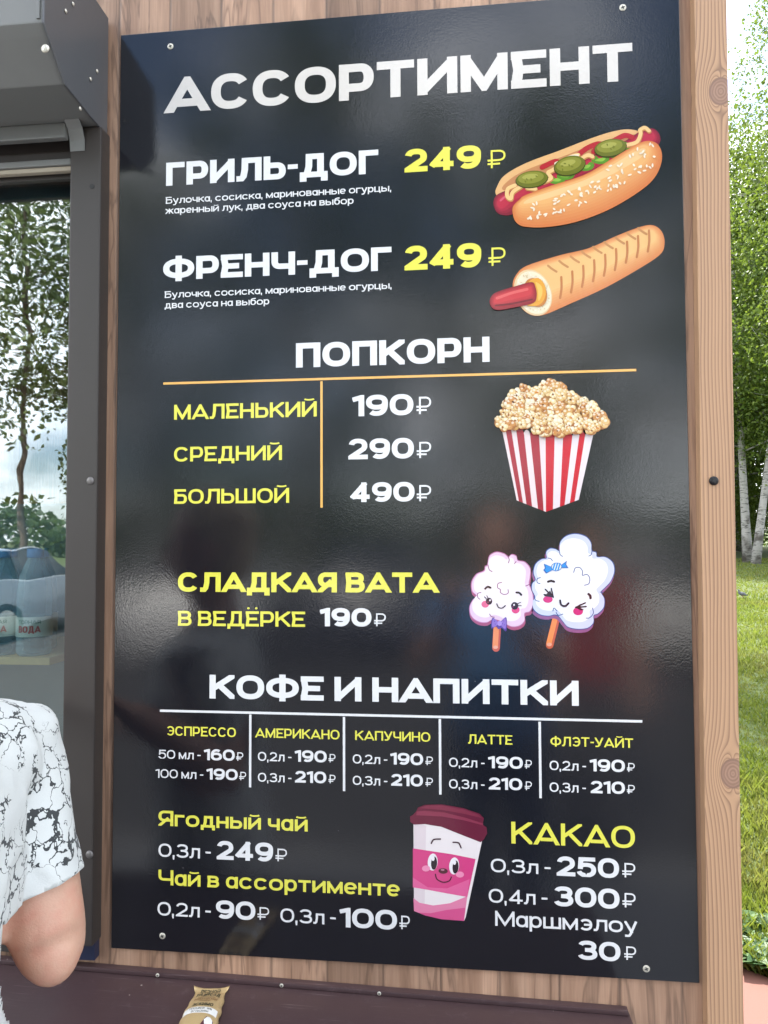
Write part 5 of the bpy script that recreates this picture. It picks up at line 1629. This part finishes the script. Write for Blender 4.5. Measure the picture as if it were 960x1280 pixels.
def make_tree(name, base, H, tr, crown_lo, crown_r, label, seed, leafm, barkm, group, cat='tree', n_limb=26, per=520, leaf=.075, strands=True, lean=(0, 0), top_r=.25, sprd=.55):
    rg = np.random.default_rng(seed)
    B = Vector(base)
    root = empty(name, B, label, cat, group)
    pts, rad = [], []
    ph = rg.uniform(0, 6.28)
    def spine(t):
        return B + Vector((lean[0] * t * H + .10 * tr * 6 * math.sin(t * 5 + ph) * t, lean[1] * t * H + .10 * tr * 5 * math.cos(t * 4 + ph) * t, t * H))
    for i in range(15):
        t = i / 14
        pts.append(spine(t)); rad.append(tr * ((1.35 - t * 4) if t < .08 else (1.05 - t) * .98) + .012)
    pts[0] = pts[0] - Vector((0, 0, .15))
    link('trunk', mesh_py(*tube(pts, rad, 14)), barkm, root, True)
    limb = Merge()
    cl = []
    for k in range(n_limb):
        u = (k + rg.uniform(0, 1)) / n_limb
        z = crown_lo + (H * .985 - crown_lo) * u
        t = z / H
        shape = (math.sin(math.pi * min(1, .12 + u * .9)) ** .7) if crown_lo > 0 else 1
        L_ = crown_r * max(top_r, shape) * rg.uniform(.6, 1.08)
        a = k * 2.39996 + rg.uniform(-.4, .4)
        s0 = spine(t)
        dz = rg.uniform(.05, .45) * L_
        e = s0 + Vector((math.cos(a) * L_, math.sin(a) * L_, dz))
        md = s0 + Vector((math.cos(a) * L_ * .5, math.sin(a) * L_ * .5, dz * .75))
        r0 = max(.012, tr * .34 * (1.02 - t))
        limb.add(tube([s0, md, e], [r0, r0 * .6, r0 * .2], 6))
        for q in (0.45, .65, .82, 1.0):
            c = s0.lerp(md, q * 2) if q < .5 else md.lerp(e, q * 2 - 1)
            for _ in range(2):
                c2 = c + Vector(rg.normal(size=3)) * (.16 * crown_r)
                cl.append((c2, (.55 + .25 * rg.uniform()) * (1.1 - .3 * q)))
                limb.add(tube([c, c.lerp(c2, .6), c2], [r0 * .25, r0 * .16, r0 * .06], 5))
    link('limbs', limb.mesh(), barkm, root, True)
    ce = []
    for c, w in cl:
        n = int(per * w * rg.uniform(.35, 1.25) / 4)
        s_ = sprd * crown_r * .34
        if strands:
            ns = max(3, n // 16)
            o = rg.normal(size=(ns, 3)) * [s_, s_, s_ * .55]
            for q in o:
                m_ = max(4, n // ns)
                tt = np.linspace(0, 1, m_)[:, None]
                ln = rg.uniform(.35, 1.15) * (.25 * crown_r + .25)
                p = np.array(c)[None] + q[None] + tt * np.array([[rg.normal() * .16, rg.normal() * .16, -ln]]) + rg.normal(size=(m_, 3)) * .05
                ce.append(p)
        else:
            p = np.array(c)[None] + rg.normal(size=(n, 3)) * [s_, s_, s_ * .6]
            ce.append(p)
    link('crown', leaf_mesh(np.concatenate(ce), leaf, seed + 5, .5 if strands else .1), leafm, root)
    return root
GB = 'trees behind the lawn'
# two pale trunks seen beside the post, at their photo directions
def on_ground(px, py):
    d = ray(px, py)
    t = 1.0
    for _ in range(4000):
        p = CAM + d * t
        if p.z <= ground_z(p.x, p.y): return p
        t += 0.02
    return p
g1 = on_ground(935, 703); g2 = on_ground(944, 704.5)
D1 = (g1 - CAM).length
print('trunk base', g1, g2, D1)
pxm = D1 / 900.0
make_tree('birch_tree', g1, 14.5, pxm * 4.3, 3.6, 3.2, 'white trunked birch just right of the corner board, left one of the forked pair', 21, M['birch_leaf'], M['birch_bark'], GB, lean=(-.03, 0), per=1500, leaf=.13, strands=False)
make_tree('birch_tree', g2, 15.0, pxm * 3.7, 4.2, 3.2, 'white trunked birch leaning right, right one of the forked pair', 22, M['birch_leaf'], M['birch_bark'], GB, lean=(.15, .01), per=1500, leaf=.13, strands=False)
more = [((5.5, 30), 13.0, 2.0, 3.4), ((8.3, 33), 13.5, 1.2, 3.6), ((13.2, 33.5), 14.5, 1.2, 3.6), ((16.5, 29), 15, 1.5, 3.6), ((11.3, 37), 16, 1.0, 4.2), ((15.5, 38), 16, 1.0, 4.0), ((2.5, 34), 14, 1.2, 3.6), ((20.5, 33), 15, 1.5, 4.0)]
side = ['hidden deep behind the corner board', 'in the dense wood just left of the pale trunks', 'in the dense wood right of the pale trunks', 'far to the right of the lawn', 'farther back, straight behind the pale trunks', 'farther back on the right', 'behind the kiosk', 'at the far right edge of the wood']
for i, ((x, y), H, lo, cr) in enumerate(more):
    make_tree('birch_tree', (x, y, ground_z(x, y)), H, .16, lo, cr, 'leafy green tree ' + side[i], 40 + i, M['dark_leaf' if i % 2 else 'birch_leaf'], M['birch_bark'], GB, per=1300, leaf=.17, n_limb=34, strands=bool(i % 2))
# nearer birch whose hanging twigs come into frame at the top right
make_tree('birch_tree', (9.2, 14.6, ground_z(9, 14.6)), 17.5, .17, 5.5, 2.9, 'near birch with drooping twigs against the sky at the upper right', 63, M['birch_leaf'], M['birch_bark'], GB, per=2700, leaf=.08, n_limb=42, sprd=.42)
make_tree('birch_tree', (0.3, 13.8, ground_z(0, 13.8)), 11.0, .13, 5.5, 2.0, 'small birch behind the kiosk shading the lawn', 64, M['birch_leaf'], M['birch_bark'], GB, per=700, leaf=.10, n_limb=20)
# low shrubs at the wood's edge
for i in range(9):
    x = 4 + i * 2.0 + R.uniform(-.5, .5); y = 27.5 + R.uniform(-.4, 2.6)
    if abs(x - g1.x) < 1.3: y += 2.5
    make_tree('shrub', (x, y, ground_z(x, y)), R.uniform(2.2, 3.6), .04, .25, R.uniform(1.1, 1.6), 'leafy shrub under the trees at the wood edge', 80 + i, M['birch_leaf' if i % 3 else 'dark_leaf'], M['bark'], 'shrubs at the edge of the wood', cat='shrub', n_limb=16, per=420, leaf=.12, strands=False, sprd=.8)

# trees across the car park: seen in the window and in the board's gloss
GF = 'trees across the car park'
def mirrored(px, Y): return on_y(px, 640, Y).x
beh = [('pine_tree', mirrored(24, 14.0), -14.0, 13.0, .085, 4.6, 2.7, 'slender pine with a bare lower trunk mirrored in the window', 'needle', False),
       ('pine_tree', mirrored(-75, 12.5), -12.5, 13.0, .10, 3.8, 2.8, 'bushy pine left of the slender pine across the car park', 'needle', False),
       ('birch_tree', mirrored(170, 17.0), -17.0, 12.0, .14, 2.6, 3.0, 'birch across the car park opposite the board, left side', 'dark_leaf', True),
       ('birch_tree', mirrored(370, 14.0), -14.0, 13.5, .15, 2.4, 3.0, 'tall birch across the car park opposite the board, middle', 'dark_leaf', True),
       ('birch_tree', mirrored(560, 19.0), -19.0, 15.0, .16, 2.2, 3.8, 'broad birch across the car park behind the people', 'dark_leaf', True),
       ('birch_tree', mirrored(720, 15.0), -15.0, 12.0, .15, 2.4, 2.7, 'birch across the car park opposite the board, right side', 'birch_leaf', True),
       ('birch_tree', mirrored(960, 15.0), -15.0, 14.0, .15, 2.0, 3.2, 'birch across the car park far to the right', 'dark_leaf', True)]
for i, (nm, x, y, H, tr, lo, cr, lab, lm, st) in enumerate(beh):
    make_tree(nm, (x, y, 0.0), H, tr, lo, cr, lab, 120 + i, M[lm], M['bark' if nm == 'pine_tree' else 'birch_bark'], GF, per=(270 if i < 2 else 620), leaf=.15, n_limb=26, sprd=(.5 if i < 2 else .36), strands=st)
# far tree line beyond the car park
rgt = np.random.default_rng(5)
xs = rgt.uniform(-150, 130, 30000)
hh = 4.6 + 1.3 * np.sin(xs * .21) + .9 * np.sin(xs * .63 + 1) + .8 * np.sin(xs * 1.9)
zz = rgt.uniform(0, 1, 30000) ** .8 * hh
yy = -75 + rgt.normal(size=30000) * 2.2
tag(link('tree_line', leaf_mesh(np.stack([xs, yy, zz], 1), .85, 9, .1, .8), M['dark_leaf']), kind='stuff')

# ------------------------------------------------------------------ grass, weeds, pigeon
def off_pavement(x, y):
    if x > 1.15: return (y - 1.7684) > (x - 1.5991) * (-.766) + .0
    return y > 2.13
rgg = np.random.default_rng(8)
gp = []
while len(gp) < 85000:
    y = 0.4 + (13.5 * rgg.uniform() ** 2.0 if len(gp) < 60000 else 10 + 17 * rgg.uniform())
    dx = (y + 1.12)
    x = .56 + dx * rgg.uniform(.18, .62)
    if off_pavement(x, y): gp.append((x, y))
gp = np.array(gp)
n = len(gp)
dist = np.hypot(gp[:, 0] - .56, gp[:, 1] + 1.12)
h = rgg.uniform(.025, .065, n) * (1 + .5 * np.sin(gp[:, 0] * 3.1) * np.sin(gp[:, 1] * 2.3))
w = .0016 + .00085 * dist
an = rgg.uniform(0, 6.283, n)
ln = rgg.uniform(.1, .9, n) * h
la = rgg.uniform(0, 6.283, n)
gz = np.array([ground_z(x, y) for x, y in gp]) - .006
V_ = np.zeros((n, 4, 3))
for k, (sw, hz, lf) in enumerate(((-1, 0, 0), (1, 0, 0), (.45, .62, .45), (0, 1, 1))):
    V_[:, k, 0] = gp[:, 0] + np.cos(an) * w * sw + np.cos(la) * ln * lf
    V_[:, k, 1] = gp[:, 1] + np.sin(an) * w * sw + np.sin(la) * ln * lf
    V_[:, k, 2] = gz + h * hz
me = bpy.data.meshes.new('grass')
me.vertices.add(4 * n); me.vertices.foreach_set('co', V_.astype(np.float32).ravel())
me.loops.add(4 * n); me.loops.foreach_set('vertex_index', (np.arange(n)[:, None] * 4 + np.array([[0, 1, 2, 3]])).astype(np.int32).ravel())
me.polygons.add(n); me.polygons.foreach_set('loop_start', np.arange(0, 4 * n, 4, dtype=np.int32))
me.update(calc_edges=True)
tag(link('grass', me, leaf_material('grass_blade', (0.095, 0.14, 0.018), (0.23, 0.25, 0.045), 0.5, (0.21, 0.19, 0.06))), kind='stuff')
wv, wf = [], []
RW = random.Random(4)
def weed_leaf(p, a, L_, el):
    d = Vector((math.cos(a), math.sin(a), 0)); s_ = Vector((-math.sin(a), math.cos(a), 0))
    o = len(wv)
    rows = []
    for k in range(6):
        t = k / 5
        c = p + d * (L_ * t * math.cos(el * (1 - .5 * t))) + Vector((0, 0, L_ * (math.sin(el) * t - .55 * t * t * math.sin(el))))
        wd = L_ * .30 * (math.sin(math.pi * min(1, .08 + t * .92)) ** .8) * (1 + .18 * (k % 2))
        wv.extend([c - s_ * wd + Vector((0, 0, wd * .35)), c, c + s_ * wd + Vector((0, 0, wd * .35))])
    for k in range(5):
        for j in (0, 1):
            i = o + 3 * k + j
            wf.append((i, i + 1, i + 4, i + 3))
for k in range(420):
    u = RW.uniform(0, 1) ** 1.4
    x = 1.2 + u * 2.6
    y = 1.7684 + (x - 1.5991) * -.766 + .03 + abs(RW.gauss(0, .17))
    if x < 1.3: y = max(y, 2.15)
    for q in range(RW.randint(4, 7)):
        weed_leaf(Vector((x, y, ground_z(x, y) + .005)), RW.uniform(0, 6.28), RW.uniform(.045, .11), RW.uniform(.5, 1.25))
tag(link('weeds', mesh_py(wv, wf), leaf_material('weed_leaf', (0.035, 0.09, 0.03), (0.085, 0.15, 0.05), 0.3)), kind='stuff')  # leaf colour set darker to stand in for shade on the weeds
gpos = on_ground(928.5, 748.5)
pg = empty('pigeon', gpos, 'grey pigeon standing on the lawn in front of the birches', 'bird')
bm_ = Merge()
def gp_(x, y, z): return gpos + Vector((x, y, z))
bm_.add(tube([gp_(.17, 0, .10), gp_(.10, 0, .125), gp_(.04, 0, .15), gp_(-.04, 0, .165), (gp_(-.095, 0, .185)), gp_(-.11, 0, .225), gp_(-.115, 0, .26), gp_(-.125, 0, .285), gp_(-.145, 0, .285)],
             [(.034, .008), (.040, .022), (.055, .055), (.062, .066), (.045, .052), (.028, .030), (.024, .025), (.024, .026), (.008, .009)], 14, flat=(0, 1, 0)))
pg.scale = (.62, .62, .62)
link('body', remesh(bm_.mesh(), .008, 2), plain('pigeon_grey', (.075, .08, .095), .7), pg, True)
link('beak', mesh_py(*tube([gp_(-.148, 0, .283), gp_(-.172, 0, .276)], [.005, .001], 8)), plain('beak', (.12, .11, .10), .5), pg)
for s_ in (.02, -.02):
    link('leg', mesh_py(*tube([gp_(-.01, s_, .11), gp_(.0, s_, .05), gp_(-.005, s_, .004), gp_(-.035, s_, .003)], [.008, .004, .004, .002], 8)), plain('pigeon_leg', (.30, .08, .07), .6), pg)
    link('wing', mesh_py(*tube([gp_(-.075, s_ * 2.3, .185), gp_(-.01, s_ * 3.0, .165), gp_(.07, s_ * 2.4, .135), gp_(.14, s_ * 1.2, .115)], [(.012, .022), (.012, .045), (.010, .030), (.004, .006)], 10, flat=(0, 1, 0))), plain('wing_grey', (.10, .105, .12), .7), pg, True)

# ------------------------------------------------------------------ cars parked across the lot (mirrored in the board and the window)
def make_car(x, y, rz, paint, label):
    root = empty('parked_car', (x, y, 0.008), label, 'car', 'cars parked across the car park')
    st = [(-2.05, .70, .34, .62, .62, .60), (-1.98, .80, .24, .80, .80, .70), (-1.3, .85, .22, .92, .92, .74), (-.75, .86, .22, .97, .97, .72), (-.05, .87, .22, .97, 1.44, .60),
          (.9, .87, .22, .98, 1.47, .60), (1.65, .86, .24, 1.0, 1.40, .58), (1.98, .82, .28, 1.0, 1.02, .66), (2.08, .76, .36, .80, .80, .66)]
    def loft(rows, closed=True):
        k = len(rows[0]); v = [p for r_ in rows for p in r_]
        f = [(i * k + j, i * k + (j + 1) % k, (i + 1) * k + (j + 1) % k, (i + 1) * k + j) for i in range(len(rows) - 1) for j in range(k if closed else k - 1)]
        f += [tuple(range(k))[::-1], tuple((len(rows) - 1) * k + j for j in range(k))]
        b = bmesh.new(); b.from_mesh(mesh_py(v, f)); bmesh.ops.recalc_face_normals(b, faces=list(b.faces))
        return b
    M4 = Matrix.Translation((x, y, 0.008)) @ Matrix.Rotation(rz, 4, 'Z')
    def fin(name, b, mat, par, smooth=True):
        me = bm_mesh(b) if isinstance(b, bmesh.types.BMesh) else b
        me.transform(M4)
        return link(name, me, mat, par, smooth)
    low = [[(sx, -w, zb), (sx, -w * 1.02, (zb + zl) / 2), (sx, -w * .96, zl), (sx, w * .96, zl), (sx, w * 1.02, (zb + zl) / 2), (sx, w, zb)] for sx, w, zb, zl, zr, wr in st]
    b = loft(low); bevel_all(b, .03, 2)
    body = fin('body', b, paint, root)
    gh = [(-.80, .79, .955, .965), (-.10, .585, .955, 1.42), (.9, .585, .965, 1.45), (1.62, .565, .985, 1.38), (1.95, .70, .985, 1.0)]
    b = loft([[(sx, -.82, zl), (sx, -wr, zr), (sx, wr, zr), (sx, .82, zl)] for sx, wr, zl, zr in gh])
    cab = fin('windows', b, car_glass, body, False)
    b = loft([[(sx, -wr, zr), (sx, -wr * .8, zr + .035), (sx, wr * .8, zr + .035), (sx, wr, zr)] for sx, wr, zr in ((-.16, .59, 1.405), (.0, .595, 1.43), (.9, .595, 1.455), (1.6, .575, 1.39), (1.68, .575, 1.36))])
    fin('roof', b, paint, body)
    for sy in (-1, 1):
        for sx in (-1.28, 1.30):
            wl = lathe([(.30, -.10), (.315, -.085), (.315, .085), (.30, .10), (.2, .10), (.19, .085)], 26, 'Y', (sx, sy * .80, .315))
            w_ = fin('wheel', wl, tyre, root)
            fin('rim', lathe([(.19, -.108), (.19, .108), (.05, .104)], 16, 'Y', (sx, sy * .80, .315)), M['steel'], w_)
        fin('headlight', box_bm(-2.03, -1.93, sy * .60 - .15, sy * .60 + .15, .64, .76, .03), car_lamp, root)
        fin('mirror', box_bm(-.62, -.48, sy * .95 - .09, sy * .95 + .09, .98, 1.10, .03), paint, root)
    fin('bumper', box_bm(-2.10, -1.95, -.70, .70, .34, .52, .04), paint, root)
    return root
car_glass = plain('car_glass', (.02, .025, .03), .08); tyre = plain('tyre_rubber', (.02, .02, .02), .8); car_lamp = plain('car_lamp', (.7, .7, .7), .15)
def paint(n, c): return plain(n, c, .25, 0, .03, 3)
for px, Y, rz, col, lab in ((275, 9.5, 1.45, (.72, .72, .72), 'white hatchback parked across the car park, nose to the kiosk'),
                            (10, 11.0, 1.60, (.45, .47, .50), 'silver hatchback parked across the car park beside the slender pine'),
                            (480, 10.5, 1.62, (.05, .06, .09), 'dark blue hatchback parked across the car park behind the people'),
                            (760, 9.8, 1.52, (.70, .69, .66), 'cream hatchback parked across the car park on the right')):
    make_car(mirrored(px, Y), -Y, rz, paint('car_paint', col), lab)
